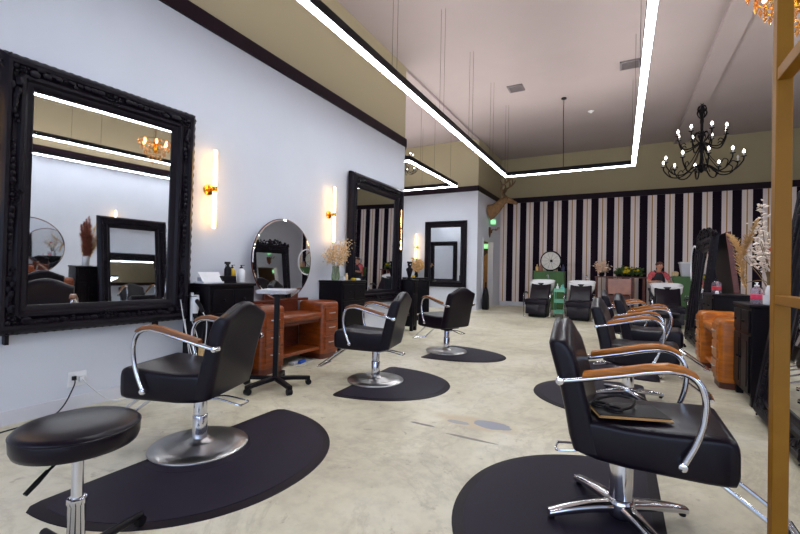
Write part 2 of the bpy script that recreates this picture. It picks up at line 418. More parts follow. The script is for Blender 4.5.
# ---------------------------------------------------------------- styling chairs (facing local +x)
def chair_proto(label, base, wood):
    t = thing('styling_chair', label, 'chair', (0, 0, 0), 0, 'styling chairs')
    # seat
    rings = []
    hw = .25
    for x, zb, zt, k in ((-.215, .40, .50, .94), (-.19, .372, .53, .985), (-.12, .356, .535, 1), (0, .348, .528, 1), (.15, .35, .535, 1), (.28, .352, .548, 1), (.345, .356, .552, 1), (.375, .362, .54, .99), (.386, .385, .515, .96)):
        ring = []
        for (a, b) in rrect(hw*k, (zt-zb)/2, .028, 4, 0, (zt+zb)/2):
            crown = .016*(1-(a/hw)**2) if b > (zt+zb)/2 else 0
            ring.append((x, a, b+crown))
        rings.append(ring)
    M().loft(rings).build('seat', leather, t, angle=50)
    # backrest with a humped top
    NU, rings = 40, []
    path = [(-.155, .385, .062), (-.175, .45, .062), (-.20, .56, .056), (-.228, .68, .056), (-.256, .78, .056), (-.271, .83, .055), (-.281, .858, .050), (-.287, .874, .039), (-.289, .881, .020)]
    def hump(y): return .085*max(0, .5+.5*math.cos(PI*min(1, abs(y)/.25)))**.75
    zmin, zmax = path[0][1], path[-1][1]
    for (x, z, th) in path:
        ring = []; k = 1 if th > .03 else .985
        for (a, b) in rrect(.252*k, th, min(th*.95, .032), 9 if False else 9, 0, 0):
            tt = max(0, (z-.60)/(zmax-.60))**1.3
            dish = -.018*(1-(a/.25)**2) if b > 0 else .006*(1-(a/.25)**2)
            ring.append((x + b + dish, a, z + hump(a)*tt))
        rings.append(ring)
    # resample outline so the hump gets vertices along the long edges
    def densify(ring, m=96):
        P = [Vector(p) for p in ring]; n = len(P); L = [0]
        for i in range(n): L.append(L[-1]+(P[(i+1) % n]-P[i]).length)
        out = []; j = 0
        for q in range(m):
            d = L[-1]*q/m
            while L[j+1] < d: j += 1
            f = (d-L[j])/max(1e-9, L[j+1]-L[j]); out.append(P[j].lerp(P[(j+1) % n], f))
        return out
    dens = []
    for (x, z, th), ring in zip(path, rings):
        k = 1 if th > .03 else .985
        flat = [Vector((b, a, 0)) for (a, b) in rrect(.252*k, th, min(th*.95, .032), 9)]
        rr = densify(flat)
        tt = max(0, (z-.60)/(zmax-.60))**1.3
        out = []
        for p in rr:
            b, a = p.x, p.y
            dish = -.018*(1-(a/.25)**2) if b > 0 else -.004*(1-(a/.25)**2)
            out.append((x + b + dish, a, z + hump(a)*tt))
        dens.append(out)
    M().loft(dens).build('backrest', leather, t, angle=60)
    for s in (-1, 1):
        # arm: chrome tube from the back bolt, over the front bend, down to the seat bolt
        y = s*.278
        pts = bez([(-.272, y, .700), (-.17, y, .722), (-.03, y, .757), (.08, y, .787), (.17, y, .800), (.232, y, .778), (.265, y, .715), (.264, y, .62), (.238, y, .52), (.195, y, .422)], 5)
        M().tube(pts, .0130, 10).build('arm_tube', chrome, t)
        wp = [(-.178, .738, .021, .010), (-.173, .743, .023, .014), (-.04, .775, .025, .015), (.06, .802, .026, .015), (.14, .817, .027, .014), (.195, .811, .027, .012), (.234, .794, .026, .009), (.242, .788, .024, .005)]
        M().loft([[(x, y+a, z+b) for a, b in rrect(h1, h2, h2*.7, 3)] for x, z, h1, h2 in wp]).build('armrest', wood, t, angle=50)
        for bx, bz in ((-.272, .700), (.195, .422)):
            M().tube([(bx, s*.248, bz), (bx, s*.286, bz), (bx, s*.294, bz), (bx, s*.297, bz)], [.020, .020, .016, .007], 14).build('bolt', chrome, t)
    # foot rest
    fr = M()
    for s in (-1, 1):
        fr.tube([(.10, s*.13, .352), (.30, s*.13, .345), (.345, s*.13, .325), (.62, s*.13, .125)], .0105, 8)
    fr.tube([(.62, -.14, .125), (.62, .14, .125)], .0125, 8)
    fr.box(.585, .64, -.13, .13, .118, .126)
    fr.build('footrest', chrome, t)
    # pump lever: a loop at the back
    pts = [(-.03, -.045, .30), (-.14, -.05, .322), (-.285, -.06, .30), (-.30, -.06, .297), (-.315, -.045, .297), (-.315, .03, .30), (-.30, .045, .30), (-.14, .03, .325), (-.03, .03, .30)]
    M().tube(bez(pts, 4), .006, 8).build('pump_lever', chrome, t)
    M().box(-.13, .13, -.12, .12, .345, .366).box(-.06, .075, -.060, .060, .312, .345).build('seat_bracket', blackmetal, t, bevel=.004)
    if base == 'star':
        pl = M().box(-.01, .075, -.064, -.061, .292, .345).build('label_plate', white_pl, t, smooth=False); pl['label'] = 'small white plate with a dark scribble'
        M().tube(bez([(-.012, -.0655, .313), (.0, -.0655, .330), (.008, -.0655, .308), (.018, -.0655, .324), (.03, -.0655, .311), (.04, -.0655, .328), (.055, -.0655, .313), (.068, -.0655, .320)], 4), .0022, 5).build('scribble', black_pl, pl)
    cx_ = Matrix.Translation((-.02, 0, 0)) if base == 'star' else Matrix.Identity(4); cr_ = .052 if base == 'star' else .042
    M().lathe([(cr_, .06), (cr_, .325), (cr_-.004, .345)], 28, cx_).build('column', chrome, t)
    if base == 'disc':
        M().lathe([(.303, 0), (.305, .006), (.30, .012), (.20, .018), (.10, .026), (.065, .034), (.06, .05), (.05, .056)], 64).build('base_disc', brushed, t, angle=60)
        M().lathe([(.047, .05), (.047, .20), (.045, .205), (.04, .21)], 28).build('column_sleeve', chrome, t)
    else:
        M().lathe([(.05, .02), (.064, .04), (.062, .09), (.056, .11), (.05, .115)], 28, cx_).build('column_sleeve', chrome, t)
        for k in range(4):
            a = R((36, 128, 208, 304)[k]); ca, sa = math.cos(a), math.sin(a)
            rings = []
            for q in range(9):
                f = q/8; rr = .035+.315*f; z = .070 - .040*f**1.8; hw_ = .036-.011*f; hh = .026-.009*f
                rings.append([(rr*ca - p*sa - .02, rr*sa + p*ca, z+b) for p, b in rrect(hw_, hh, hh*.8, 3)])
            M().loft(rings).build('base_leg', chrome, t, angle=60)
            M().lathe([(.014, 0), (.016, .004), (.016, .018), (.010, .022)], 12).build('foot_pad', black_pl, t, loc=(.335*ca-.02, .335*sa, 0))
    return t
MT = .012
disc_chair = chair_proto('black styling chair on a round steel base, nearest on the left, beside the black stool', 'disc', dwood)
disc_chair.location = (-2.453, 1.79, MT); disc_chair.rotation_euler[2] = R(199.5)
dup(disc_chair, (-2.32, 3.80, MT), R(192), 'black styling chair on a round steel base, in front of the left wooden vanity')
dup(disc_chair, (-2.27, 5.74, MT), R(157), 'black styling chair with its back turned, farthest of the three on the left side')
dup(disc_chair, (-4.62, 8.35, 0), R(195), 'black styling chair half hidden in front of the alcove cabinet beyond the left wall')
star_chair = chair_proto('large black styling chair in the right foreground with a dark folder on its seat', 'star', lwood)
star_chair.location = (.038, 2.28, MT); star_chair.rotation_euler[2] = R(0)
dup(star_chair, (.10, 4.55, MT), R(-4), 'black styling chair with orange wooden arms, directly behind the right foreground chair')
dup(star_chair, (.28, 5.92, MT), R(-4), 'black styling chair third from the camera in the right row')
dup(star_chair, (.08, 6.95, MT), R(3), 'black styling chair at the far end of the right row, before the shampoo units')

# ---------------------------------------------------------------- floor mats (flat side at local x=0, bulging to +x)
def mat_proto(label, hl, depth, loc, rz):
    t = thing('floor_mat', label, 'mat', loc, rz, 'black anti-fatigue mats')
    def outline(ins):
        pts = []; rc = .10
        n = 48
        a_, b_ = depth-ins, hl-ins
        for i in range(n+1):
            th = -PI/2 + PI*i/n
            c, s_ = math.cos(th), math.sin(th)
            pts.append((ins + .06 + (a_-.06-ins)*abs(c)**.95, b_*math.copysign(abs(s_)**.95, s_)))
        pts.append((ins+.015, b_-.03)); pts.append((ins, b_-.08)); pts.append((ins, -b_+.08)); pts.append((ins+.015, -b_+.03))
        return pts
    M().loft([[(x, y, 0) for x, y in outline(0)], [(x, y, .004) for x, y in outline(.002)], [(x, y, .0095) for x, y in outline(.055)]], True).build('bevelled_edge', rubber_edge, t)
    M().loft([[(x, y, .005) for x, y in outline(.056)], [(x, y, .0118) for x, y in outline(.058)], [(x, y, .012) for x, y in outline(.07)]], True).build('mat_surface', rubber, t)
    ring = M().loft([[(.14+r_*math.cos(2*PI*k/48), r_*math.sin(2*PI*k/48), .0118 if i in (0, 3) else .0135) for k in range(48)] for i, r_ in enumerate((.320, .324, .332, .336))], False)
    # keep only the part of the ring on the mat
    keep = [f for f in ring.f if all(ring.v[i][0] > .07 for i in f)]
    ring.f = keep
    ring.build('raised_ring', rubber, t)
    return t
mp_ = mat_proto('black half-round floor mat under the nearest left chair and the black stool', .86, .98, (-2.56, 1.76, 0), 0)
dup(mp_, (-2.46, 3.80, 0), R(4), 'black half-round floor mat under the left chair in front of the wooden vanity').scale = (.97, .78, 1)
dup(mp_, (-2.42, 5.72, 0), R(-2), 'black half-round floor mat under the farthest chair on the left').scale = (1.06, .66, 1)
dup(mp_, (.21, 2.19, 0), R(180), 'large black half-round floor mat under the right foreground chair').scale = (.985, .98, 1)
dup(mp_, (.24, 4.50, 0), R(180), 'black half-round floor mat under the second chair of the right row').scale = (1.04, .84, 1)
dup(mp_, (.42, 5.98, 0), R(180), 'black floor mat under the third chair of the right row').scale = (.9, .62, 1)

# ---------------------------------------------------------------- stools
def stool_proto(label, loc):
    t = thing('round_stool', label, 'stool', loc, 0, 'black round stools')
    # cushion on a gas lift and a five-legged base
    M().lathe([(.09, .488), (.17, .490), (.187, .497), (.194, .515), (.196, .553), (.193, .566), (.187, .573), (.176, .578), (.09, .586), (.0, .588)], 56).build('cushion', leather, t, angle=60)
    s_ = M(); s_.tube([(.195*math.cos(2*PI*k/56), .195*math.sin(2*PI*k/56), .560) for k in range(56)], .003, 6, True); s_.build('piping', leather, t)
    M().lathe([(.019, .20), (.019, .488)], 20).build('gas_lift', chrome, t)
    M().lathe([(.026, .04), (.028, .06), (.028, .262), (.032, .268), (.032, .285), (.022, .288)], 20).build('lift_sleeve', chrome, t)
    M().tube([(.03, -.02, .482), (.08, -.055, .478), (.112, -.095, .452)], .005, 8).build('height_lever', black_pl, t)
    M().tube([(.106, -.088, .458), (.13, -.115, .436), (.150, -.144, .412)], [.007, .009, .008], 10).build('lever_grip', black_pl, t)
    for k in range(5):
        a = R(125+72*k); ca, sa = math.cos(a), math.sin(a)
        M().tube([(.02*ca, .02*sa, .065), (.15*ca, .15*sa, .060), (.29*ca, .29*sa, .048)], [.020, .018, .016], 10).build('base_leg', blackmetal, t)
        M().cyl((.285*ca-.012*sa, .285*sa+.012*ca, .022), (.285*ca+.012*sa, .285*sa-.012*ca, .022), .022, 14).build('caster', black_pl, t)
    return t
stool = stool_proto('round black padded stool on a chrome post, cut off at the lower left corner', (-1.764, .781, .012))
stool.rotation_euler[2] = R(-20); stool.location = (-1.838, .818, .012); stool.scale = (1.04, 1.04, 1.0)
dup(stool, (.70, 8.3, 0), R(40), 'small black round stool beyond the golden vanity in the right row')

# ---------------------------------------------------------------- carved mirrors
def carve(m, cy, cz, x0, s, seed, ang=0.):
    rnd = random.Random(seed)
    def P(r_, a, dx): return (x0+dx, cy+r_*math.cos(a+ang), cz+r_*math.sin(a+ang))
    m.ball((x0+.012*s, cy, cz), (.03*s, .045*s, .045*s), 10, 6)
    for k in range(9):
        a = 2*PI*k/9
        m.ball(P(.075*s, a, .004*s), (.022*s, .026*s, .026*s), 8, 5)
    for k in range(16):
        a = 2*PI*k/16 + rnd.uniform(-.1, .1); r_ = s*rnd.uniform(.10, .155)
        m.ball(P(r_, a, -.004*s), (.018*s, s*rnd.uniform(.014, .024), s*rnd.uniform(.014, .024)), 7, 4)
    for k in range(4):
        a0 = PI/2*k + PI/4
        m.tube([P(s*(.17-.012*q), a0 + .25*q - .5, .01*s) for q in range(7)], [s*.012*(1-.09*q) for q in range(7)], 6)
def ornate(label, loc, rz, lean, W_, H_, bd, dp=1., group='carved black mirrors', name='ornate_mirror', carving=True, crest=False):
    t = thing(name, label, 'mirror', loc, rz, group, lean)
    prof = [(0, .0), (0, .045), (.10, .080), (.22, .100), (.33, .092), (.42, .062), (.52, .055), (.62, .070), (.72, .066), (.80, .045), (.90, .040), (1, .022), (1, .004)]
    rings = []
    for wf_, d in prof:
        w_ = wf_*bd
        rings.append([(d*dp, -(W_/2-w_), w_), (d*dp, (W_/2-w_), w_), (d*dp, (W_/2-w_), H_-w_), (d*dp, -(W_/2-w_), H_-w_)])
    M().loft(rings, False).build('frame', blackgloss, t, angle=35)
    M().box(0, .012, -(W_/2-bd*.97), W_/2-bd*.97, bd*.97, H_-bd*.97).build('mirror_pane', mirrorm, t, smooth=False)
    if crest:
        c = M(); rn = random.Random(77)
        for k in range(70):
            f = rn.uniform(-1, 1); hh = .20*(1-.75*abs(f))*rn.random(); r_ = rn.uniform(.022, .045)
            c.ball((.06+rn.uniform(-.02, .04), f*W_*.5, H_-.03+hh), (r_*.8, r_*1.1, r_), 7, 4)
        for s_ in (-1, 1):
            for k in range(3):
                y0 = s_*(.10+.2*k); c.tube([(.06, y0+s_*.09*math.cos(q_*.7)*(1-.09*q_), H_+.02-.03*k+.085*math.sin(q_*.7)*(1-.09*q_)) for q_ in range(9)], [.022-.0016*q_ for q_ in range(9)], 6)
        c.build('crest_carving', blackgloss, t)
    if carving:
        q = bd*.42
        for i, (sy, z) in enumerate(((-1, q), (1, q), (-1, H_-q), (1, H_-q))):
            c = M(); carve(c, sy*(W_/2-q), z, .075*dp, bd*2.3, i+3)
            rn = random.Random(i)
            for k in range(9):
                for hz in (0, 1):
                    e = (.5+.17*k)*bd; w_ = (.03-.0022*k)*bd/.2
                    yy = W_/2-q-(e if hz else rn.uniform(-.12, .12)*bd); zz = q+(0 if hz else e)+(rn.uniform(-.12, .12)*bd if hz else 0)
                    c.ball((.074*dp, sy*yy, zz if z < H_/2 else H_-zz), (w_*.8, w_*(1.25 if hz else .95), w_*(.95 if hz else 1.25)), 7, 4)
            c.build('corner_carving', blackgloss, t)
        for i, (y, z) in enumerate(((0, q), (0, H_-q), (-(W_/2-q), H_*.5), ((W_/2-q), H_*.5))):
            c = M(); horiz = i < 2
            carve(c, y, z, .072*dp, bd*2.0, 20+i)
            for s_ in (-1, 1):
                for k in range(7):
                    e = s_*(.10+.045*k)*bd/.2; rr_ = .028*(1-.09*k)*bd/.2
                    c.ball((.072*dp, y+(e if horiz else 0), z+(0 if horiz else e)), (rr_*.7, rr_*(1.2 if horiz else .9), rr_*(.9 if horiz else 1.2)), 7, 4)
            c.build('edge_carving', blackgloss, t)
        bd_ = M(); nb = 26
        for k in range(nb):
            f = (k+.5)/nb-.5
            for z in (bd*.06, H_-bd*.06): bd_.ball((.052*dp, f*W_*.98, z), (.012, W_/nb*.42, .014), 6, 4)
            for y in (-W_/2+bd*.06, W_/2-bd*.06): bd_.ball((.052*dp, y, H_*.5+f*H_*.98), (.012, .014, H_/nb*.42), 6, 4)
        bd_.build('beaded_edge', blackgloss, t)
    return t
big = ornate('huge carved black wall mirror reflecting the shop, at the left edge of the photo', (-3.918, 1.905, .671), R(-4.2), R(1.0), 1.455, 2.045, .212, 1.0)
for y in (-.63, .42):
    M().box(-.02, .05, y-.012, y+.012, -.07, .0).build('support_peg', blackmetal, big)
ornate('tall carved black wall mirror between two glowing tube lights, reflecting the striped wall', (XL+.02, 6.375, .60), 0, R(.6), 1.80, 2.22, .235, 1.1)
ornate('black framed mirror on the white wall at the back of the alcove', (-5.04, Y2-.02, .70), R(-90), R(.3), 1.46, 2.15, .21, .8, carving=False)
ornate('black framed mirror on the near side of the alcove, facing the one at its back', (-7.1, Y1+.02, .62), R(90), 0, 1.3, 1.9, .2, .8, carving=False)
ornate('carved black floor mirror leaning at the right edge of the photo behind the gold post', (1.10, 4.02, .012), R(178), R(-8.5), 1.26, 1.97, .215, 1.0)
ornate('carved black mirror leaning beyond the low black chest in the right row', (1.17, 8.68, .012), R(180), R(-5.6), 1.5, 1.88, .25, 1.0, crest=True)
t = thing('leaning_mirror_back', 'brown back of a mirror propped against the carved one in the right row', 'mirror', (1.66, 8.53, .012), R(0), None, R(-6.9))
M().box(0, .03, -.62, .62, 0, 1.9).build('back_board', blackwood, t, bevel=.004)
M().box(.0305, .05, -.55, .55, 0, .1).box(.0305, .05, -.55, .55, 1.8, 1.9).box(-.02, .05, -.66, -.62, .0, 1.9).box(.0305, .05, .45, .55, .1, 1.8).build('frame_edge', redwood, t, bevel=.004)

# ---------------------------------------------------------------- tube wall lights
def sconce(label, loc, rz=0, proto=[]):
    if proto: return dup(proto[0], loc, rz, label)
    t = thing('wall_light', label, 'wall light', loc, rz, 'brass tube wall lights')
    M().tube([(0, 0, 0), (.012, 0, 0), (.016, 0, 0)], [.058, .058, .052], 28).build('wall_plate', brass, t)
    M().cyl((.014, 0, 0), (.10, 0, 0), .012, 12).build('stem', brass, t)
    M().lathe([(.026, -.028), (.026, .028)], 18, Matrix.Translation((.11, 0, 0))).build('clamp', brass, t)
    b = M().lathe([(.0, -.425), (.017, -.42), (.019, -.40), (.019, .40), (.017, .42), (0, .425)], 16, Matrix.Translation((.11, 0, 0))).build('glowing_tube', tube_em, t)
    b['label'] = 'warm glowing glass tube'
    proto.append(t); return t
for y, lab in ((2.93, 'brass wall light with a glowing tube, just right of the huge mirror'),
               (5.03, 'brass wall light with a glowing tube, above the vase of dried flowers'),
               (7.20, 'brass wall light with a glowing tube at the far end of the left wall'),
               (.90, 'brass wall light with a glowing tube, just left of the huge mirror')):
    sconce(lab, (XL, y, 2.04))
sconce('brass tube light glowing on the back wall of the alcove above dried flowers', (-6.08, Y2, 2.0), R(-90))
sconce('brass tube light on the right wall of the shop, seen only in the big mirror', (XR, 5.2, 2.04), R(180))

# ---------------------------------------------------------------- black cabinets
def cabinet(label, x, y, D_, W_, H_, rz, name='black_cabinet', drawers=3, doors=2, group='black painted cabinets'):
    t = thing(name, label, 'cabinet', (x, y, 0), rz, group)
    b = M().box(-D_/2, D_/2, -W_/2, W_/2, .09, H_-.03)
    for sx in (-1, 1):
        for sy in (-1, 1): b.box(sx*(D_/2-.035)-.03, sx*(D_/2-.035)+.03, sy*(W_/2-.035)-.03, sy*(W_/2-.035)+.03, .0, .09)
    b.build('body', blackwood, t, bevel=.004)
    M().box(-D_/2, D_/2+.02, -W_/2-.015, W_/2+.015, H_-.03, H_).build('top', blackwood, t, bevel=.008)
    for k in range(doors):
        w_ = (W_-.06)/doors; y0 = -W_/2+.03+k*w_
        d_ = M().box(D_/2, D_/2+.016, y0+.006, y0+w_-.006, .12, H_-.30).box(D_/2+.016, D_/2+.022, y0+.05, y0+w_-.05, .17, H_-.35).build('door', blackwood, t, bevel=.004)
        M().ball((D_/2+.032, y0+(w_-.045 if k == 0 else .045), (H_-.2)/2+.05), .013, 10, 6).build('knob', blackmetal, d_)
    for k in range(2):
        w_ = (W_-.06)/2; y0 = -W_/2+.03+k*w_
        d_ = M().box(D_/2, D_/2+.016, y0+.006, y0+w_-.006, H_-.27, H_-.06).build('drawer', blackwood, t, bevel=.004)
        M().ball((D_/2+.03, y0+w_/2, H_-.165), .013, 10, 6).build('knob', blackmetal, d_)
    return t
cabinet('black cabinet against the left wall behind the nearest chair, with spray bottles on top', -3.76, 2.945, .40, .56, 1.03, 0)
cabinet('black cabinet under the vase of dried flowers on the left wall', -3.765, 5.145, .42, .62, 1.035, 0, doors=1)
cabinet('black cabinet at the far end of the left wall holding a dark figurine', -3.79, 7.395, .34, .22, 1.03, 0)
cabinet('black cabinet standing inside the alcove beyond the left wall', -5.0, 9.70, .42, 1.1, 1.03, R(-62))
cabinet('low black cabinet against the back wall of the alcove under the glowing tube light', -6.36, 12.24, .38, 1.1, .98, R(-90))
cabinet('tall black cabinet in the right row with bottles and pampas grass on top', 1.33, 5.20, .50, .62, .95, R(180))
cabinet('low black chest beyond the golden vanity in the right row', 1.38, 7.46, .46, .78, .96, R(180))
cabinet('black cabinet with pampas grass beside the round mirror, seen only in the big mirror', 1.66, 3.33, .44, .42, .98, R(180))

# ---------------------------------------------------------------- waterfall vanities (front towards +x)
def vanity(label, loc, rz, wood, W_=1.40, D_=.44, H_=.765, mirror=True):
    t = thing('wooden_vanity', label, 'vanity', loc, rz, 'waterfall vanities')
    pw = .36
    for s in (-1, 1):
        yc = s*(W_/2-pw/2)
        prof = rrect(D_/2, pw/2, .06, 5)
        # rounded pedestal body with waterfall top edge
        M().loft([[(x, yc+y, z) for x, y in (rrect(D_/2-i, pw/2-i*.6, .05, 5))] for z, i in ((.07, 0), (H_-.06, 0), (H_-.03, .005), (H_-.01, .018), (H_, .04))]).build('pedestal', wood, t, angle=50)
        M().loft([[(x, yc+y, z) for x, y in rrect(D_/2-.012, pw/2-.012, .05, 5)] for z in (.0, .07)]).build('plinth', redwood, t)
        for k in range(3):
            z0 = .12+k*.195
            d_ = M().loft([[(D_/2+dx, yc+a*q, z0+.09+b*q2) for a, b in rrect(pw/2-.045, .086, .012, 3)] for dx, q, q2 in ((-.004, 1, 1), (.010, 1, 1), (.014, .96, .94))]).build('drawer', wood, t, angle=30)
            M().tube([(D_/2+.012, yc-.06, z0+.10), (D_/2+.03, yc-.05, z0+.10), (D_/2+.03, yc+.05, z0+.10), (D_/2+.012, yc+.06, z0+.10)], .006, 8).build('drawer_pull', brushed, d_)
    yi = W_/2-pw
    M().loft([[(x, y, z) for x, y in rrect(D_/2-i, yi+.005, .01, 2, -.02)] for z, i in ((.545, .012), (.555, 0), (.60, 0), (.625, .006), (.632, .02))]).build('centre_top', wood, t, angle=50)
    M().box(-D_/2+.01, D_/2-.06, -yi, yi, .50, .545).build('centre_drawer', redwood, t, bevel=.004)
    M().box(-D_/2+.02, D_/2-.05, -yi-.004, yi+.004, .13, .17).build('foot_shelf', wood, t, bevel=.006)
    M().box(-D_/2, -D_/2+.02, -yi, yi, .17, .63).build('back_panel', redwood, t)
    if mirror:
        M().box(-D_/2, -D_/2+.05, -.50, .50, .765, .80).box(-D_/2, -D_/2+.04, -.30, .30, .63, .90).build('mirror_support', redwood, t, bevel=.008)
        g = M()
        n = 64; r_ = .52; zc = 1.31
        g.loft([[(-D_/2+d_, rr*math.cos(2*PI*k/n), zc+rr*math.sin(2*PI*k/n)) for k in range(n)] for d_, rr in ((.045, r_), (.055, r_), (.060, r_-.012))])
        g.build('round_mirror', mirrorm, t, angle=20)
        M().tube([(-D_/2+.048, (r_+.004)*math.cos(2*PI*k/n), zc+(r_+.004)*math.sin(2*PI*k/n)) for k in range(n)], .007, 6, True).build('mirror_rim', redwood, t)
    return t
vanity('red-brown waterfall vanity with a round mirror against the left wall', (-3.68, 3.962, 0), 0, orange)
v2 = vanity('golden wooden twin-pedestal vanity in the right row beside the tall black cabinet', (1.17, 6.28, 0), R(180), orange_l, 1.5, .44, .74, False)
vanity('round-mirrored wooden vanity of the right row, seen only in the big wall mirror', (1.5, 2.47, 0), R(180), orange, 1.2, .44, .765, True)
# round mirror at the far end of the right row
t = thing('round_mirror', 'round mirror with a bright rim standing at the far end of the right row', 'mirror', (1.36, 10.35, 0), R(180))
n = 48
M().loft([[(d_, rr*math.cos(2*PI*k/n), 1.42+rr*math.sin(2*PI*k/n)) for k in range(n)] for d_, rr in ((0, .40), (.012, .40), (.016, .39))]).build('mirror_pane', mirrorm, t, angle=20)
M().tube([(.01, .41*math.cos(2*PI*k/n), 1.42+.41*math.sin(2*PI*k/n)) for k in range(n)], .018, 8, True).build('rim', white_pl, t)
M().box(-.03, -.005, -.05, .05, .02, 1.2).box(-.15, .15, -.2, .2, 0, .02).build('stand', blackmetal, t)

# ---------------------------------------------------------------- rolling trays
def tray(label, loc, rz, topm, h=.985, hx=.155, hy=.215):
    t = thing('rolling_tray', label, 'tray stand', loc, rz, 'rolling tray stands')
    M().loft([[(x, y, z) for x, y in rrect(hx-i, hy-i, .02, 4)] for z, i in ((h-.036, .014), (h-.030, .006), (h, 0), (h, .008), (h-.010, .014), (h-.011, .02))]).build('tray_top', topm, t, angle=30)
    M().box(-.024, .024, -.024, .024, .09, h-.034).build('post', blackmetal, t, bevel=.003)
    M().lathe([(.045, .075), (.045, .10), (.03, .115)], 18).build('hub', blackmetal, t)
    for k in range(5):
        a = R(20+72*k); ca, sa = math.cos(a), math.sin(a)
        M().loft([[(r_*ca - p*sa, r_*sa + p*ca, z+b) for p, b in rrect(w_, .019, .008, 2)] for r_, z, w_ in ((.03, .09, .03), (.18, .084, .028), (.345, .070, .024))]).build('base_leg', blackmetal, t)
        M().cyl((.33*ca-.024*sa, .33*sa+.024*ca, .03), (.33*ca+.024*sa, .33*sa-.024*ca, .03), .03, 14).build('caster', black_pl, t)
    return t
tr = tray('rolling stand with a pale tray on a black post, beside the left wooden vanity', (-3.05, 3.06, 0), R(30), silver_tray)
t2 = dup(tr, (-4.17, 9.25, 0), R(10), 'rolling black tray stand behind the farthest left chair')
for c in t2.children:
    if c.name.startswith('tray_top'): c.data = c.data.copy(); c.data.materials[0] = blackmetal

# ---------------------------------------------------------------- gold frame by the camera
t = thing('gold_rack', 'tall gold painted metal frame standing close by on the right', 'rack', (.465, 1.78, 0))
a = .0215
M().box(-a, a, -a, a, 0, 3.0).build('post', gold, t, bevel=.003)
M().box(-a, a, -1.55-a, -1.55+a, 0, 3.0).build('post', gold, t, bevel=.003)
M().box(-a*.9, a*.9, -1.55+a, -a, 1.115, 1.145).build('cross_bar', gold, t, bevel=.002)
M().box(-a*.9, a*.9, -1.55+a, -a, 1.85, 1.89).build('cross_bar', gold, t, bevel=.002)
M().box(-.12, .12, -a-.02, a+.02, 0, .012).box(-.12, .12, -1.55-a-.02, -1.55+a+.02, 0, .012).build('foot_plate', gold, t)
t.location.z = 0

# ---------------------------------------------------------------- chandeliers
def chandelier(label, loc, scale=1.):
    t = thing('candle_chandelier', label, 'chandelier', loc, R(8), 'black candle chandeliers')
    # local z: 0 at ceiling hook, down
    M().lathe([(.0, -1.72), (.03, -1.70), (.075, -1.64), (.085, -1.58), (.05, -1.52), (.035, -1.47), (.03, -1.25), (.055, -1.18), (.04, -1.10), (.03, -1.05), (.03, -.55), (.04, -.50), (.04, -.44), (.02, -.40), (.018, -.12), (.03, -.10), (.012, -.07)], 16).build('centre_column', blackmetal, t)
    ch = M()
    ch.tube([(.03*math.cos(2*PI*k/16), 0, -.045+.03*math.sin(2*PI*k/16)) for k in range(16)], .006, 6, True)
    ch.lathe([(.055, 0), (.05, -.012), (.02, -.022)], 14); ch.build('hook', blackmetal, t)
    for k in range(8):
        a = 2*PI*k/8
        for pts, w_ in (([(.02, -.42), (.07, -.36), (.10, -.28), (.07, -.20), (.03, -.22), (.045, -.27)], .012),
                        ([(.03, -1.0), (.10, -.92), (.15, -.82), (.10, -.74), (.04, -.78), (.06, -.84)], .012),
                        ([(.02, -.10), (.07, -.13), (.09, -.20), (.05, -.25), (.02, -.20)], .010)):
            M().tube(bez([(r_*math.cos(a), r_*math.sin(a), z) for r_, z in pts], 4), w_, 5).build('scroll', blackmetal, t)
    def arm(a, r_, zc, zend, bulb):
        s = M()
        pts = [(.04, zc), (r_*.22, zc-.05), (r_*.5, zc-.16*r_/.55), (r_*.78, zc-.15*r_/.55), (r_*.97, zend-.10), (r_, zend)]
        s.tube(bez([(q*math.cos(a), q*math.sin(a), z) for q, z in pts], 5), .015, 6)
        pts2 = [(r_*.78, zc-.15*r_/.55), (r_*.86, zc-.05*r_/.55), (r_*.74, zc+.0), (r_*.66, zc-.05*r_/.55)]
        s.tube(bez([(q*math.cos(a), q*math.sin(a), z) for q, z in pts2], 4), .011, 5)
        o = s.build('arm', blackmetal, t)
        x, y = r_*math.cos(a), r_*math.sin(a)
        M().lathe([(.012, 0), (.05, .012), (.056, .022), (.02, .018)], 12).build('drip_pan', blackmetal, o, loc=(x, y, zend))
        M().lathe([(.016, .015), (.016, .095)], 10).build('candle_sleeve', white_pl, o, loc=(x, y, zend))
        M().lathe([(.012, .095), (.024, .11), (.026, .13), (.015, .155), (.004, .175)], 10).build('bulb', bulb_em if bulb else white_pl, o, loc=(x, y, zend))
    for k in range(10): arm(2*PI*k/10+.2, .78, -1.52, -1.50+.03, k != 0)
    for k in range(8): arm(2*PI*k/8+.1, .50, -.98, -.83, True)
    # thin stays from the column to the lower ring
    s = M()
    for k in range(10):
        a = 2*PI*k/10+.2
        s.tube([(.02*math.cos(a), .02*math.sin(a), -1.06), (.20*math.cos(a), .20*math.sin(a), -1.40), (.38*math.cos(a), .38*math.sin(a), -1.64)], .008, 5)
    s.build('stays', blackmetal, t)
    return t
ch = chandelier('large two-tier black chandelier with candle bulbs before the striped wall', (1.67, 11.95, ZC-.04))
M().tube([(0, 0, 0), (0, 0, .04)], .03, 10).build('ceiling_hook', blackmetal, ch)
alc = dup(ch, (-5.02, 9.45, 4.55), R(20), 'black candle chandelier in the alcove, mostly hidden by the left wall', scale=.45)
M().cyl((0, 0, 0), (0, 0, (ZC-4.55)/.45), .016, 6).build('chandelier_chain', blackmetal, alc)
t = thing('crystal_chandelier', 'amber crystal chandelier hanging at the top right corner of the photo', 'chandelier', (1.2, 4.3, 3.25))
b = M(); fr = M(); rnd = random.Random(5); crystal = None
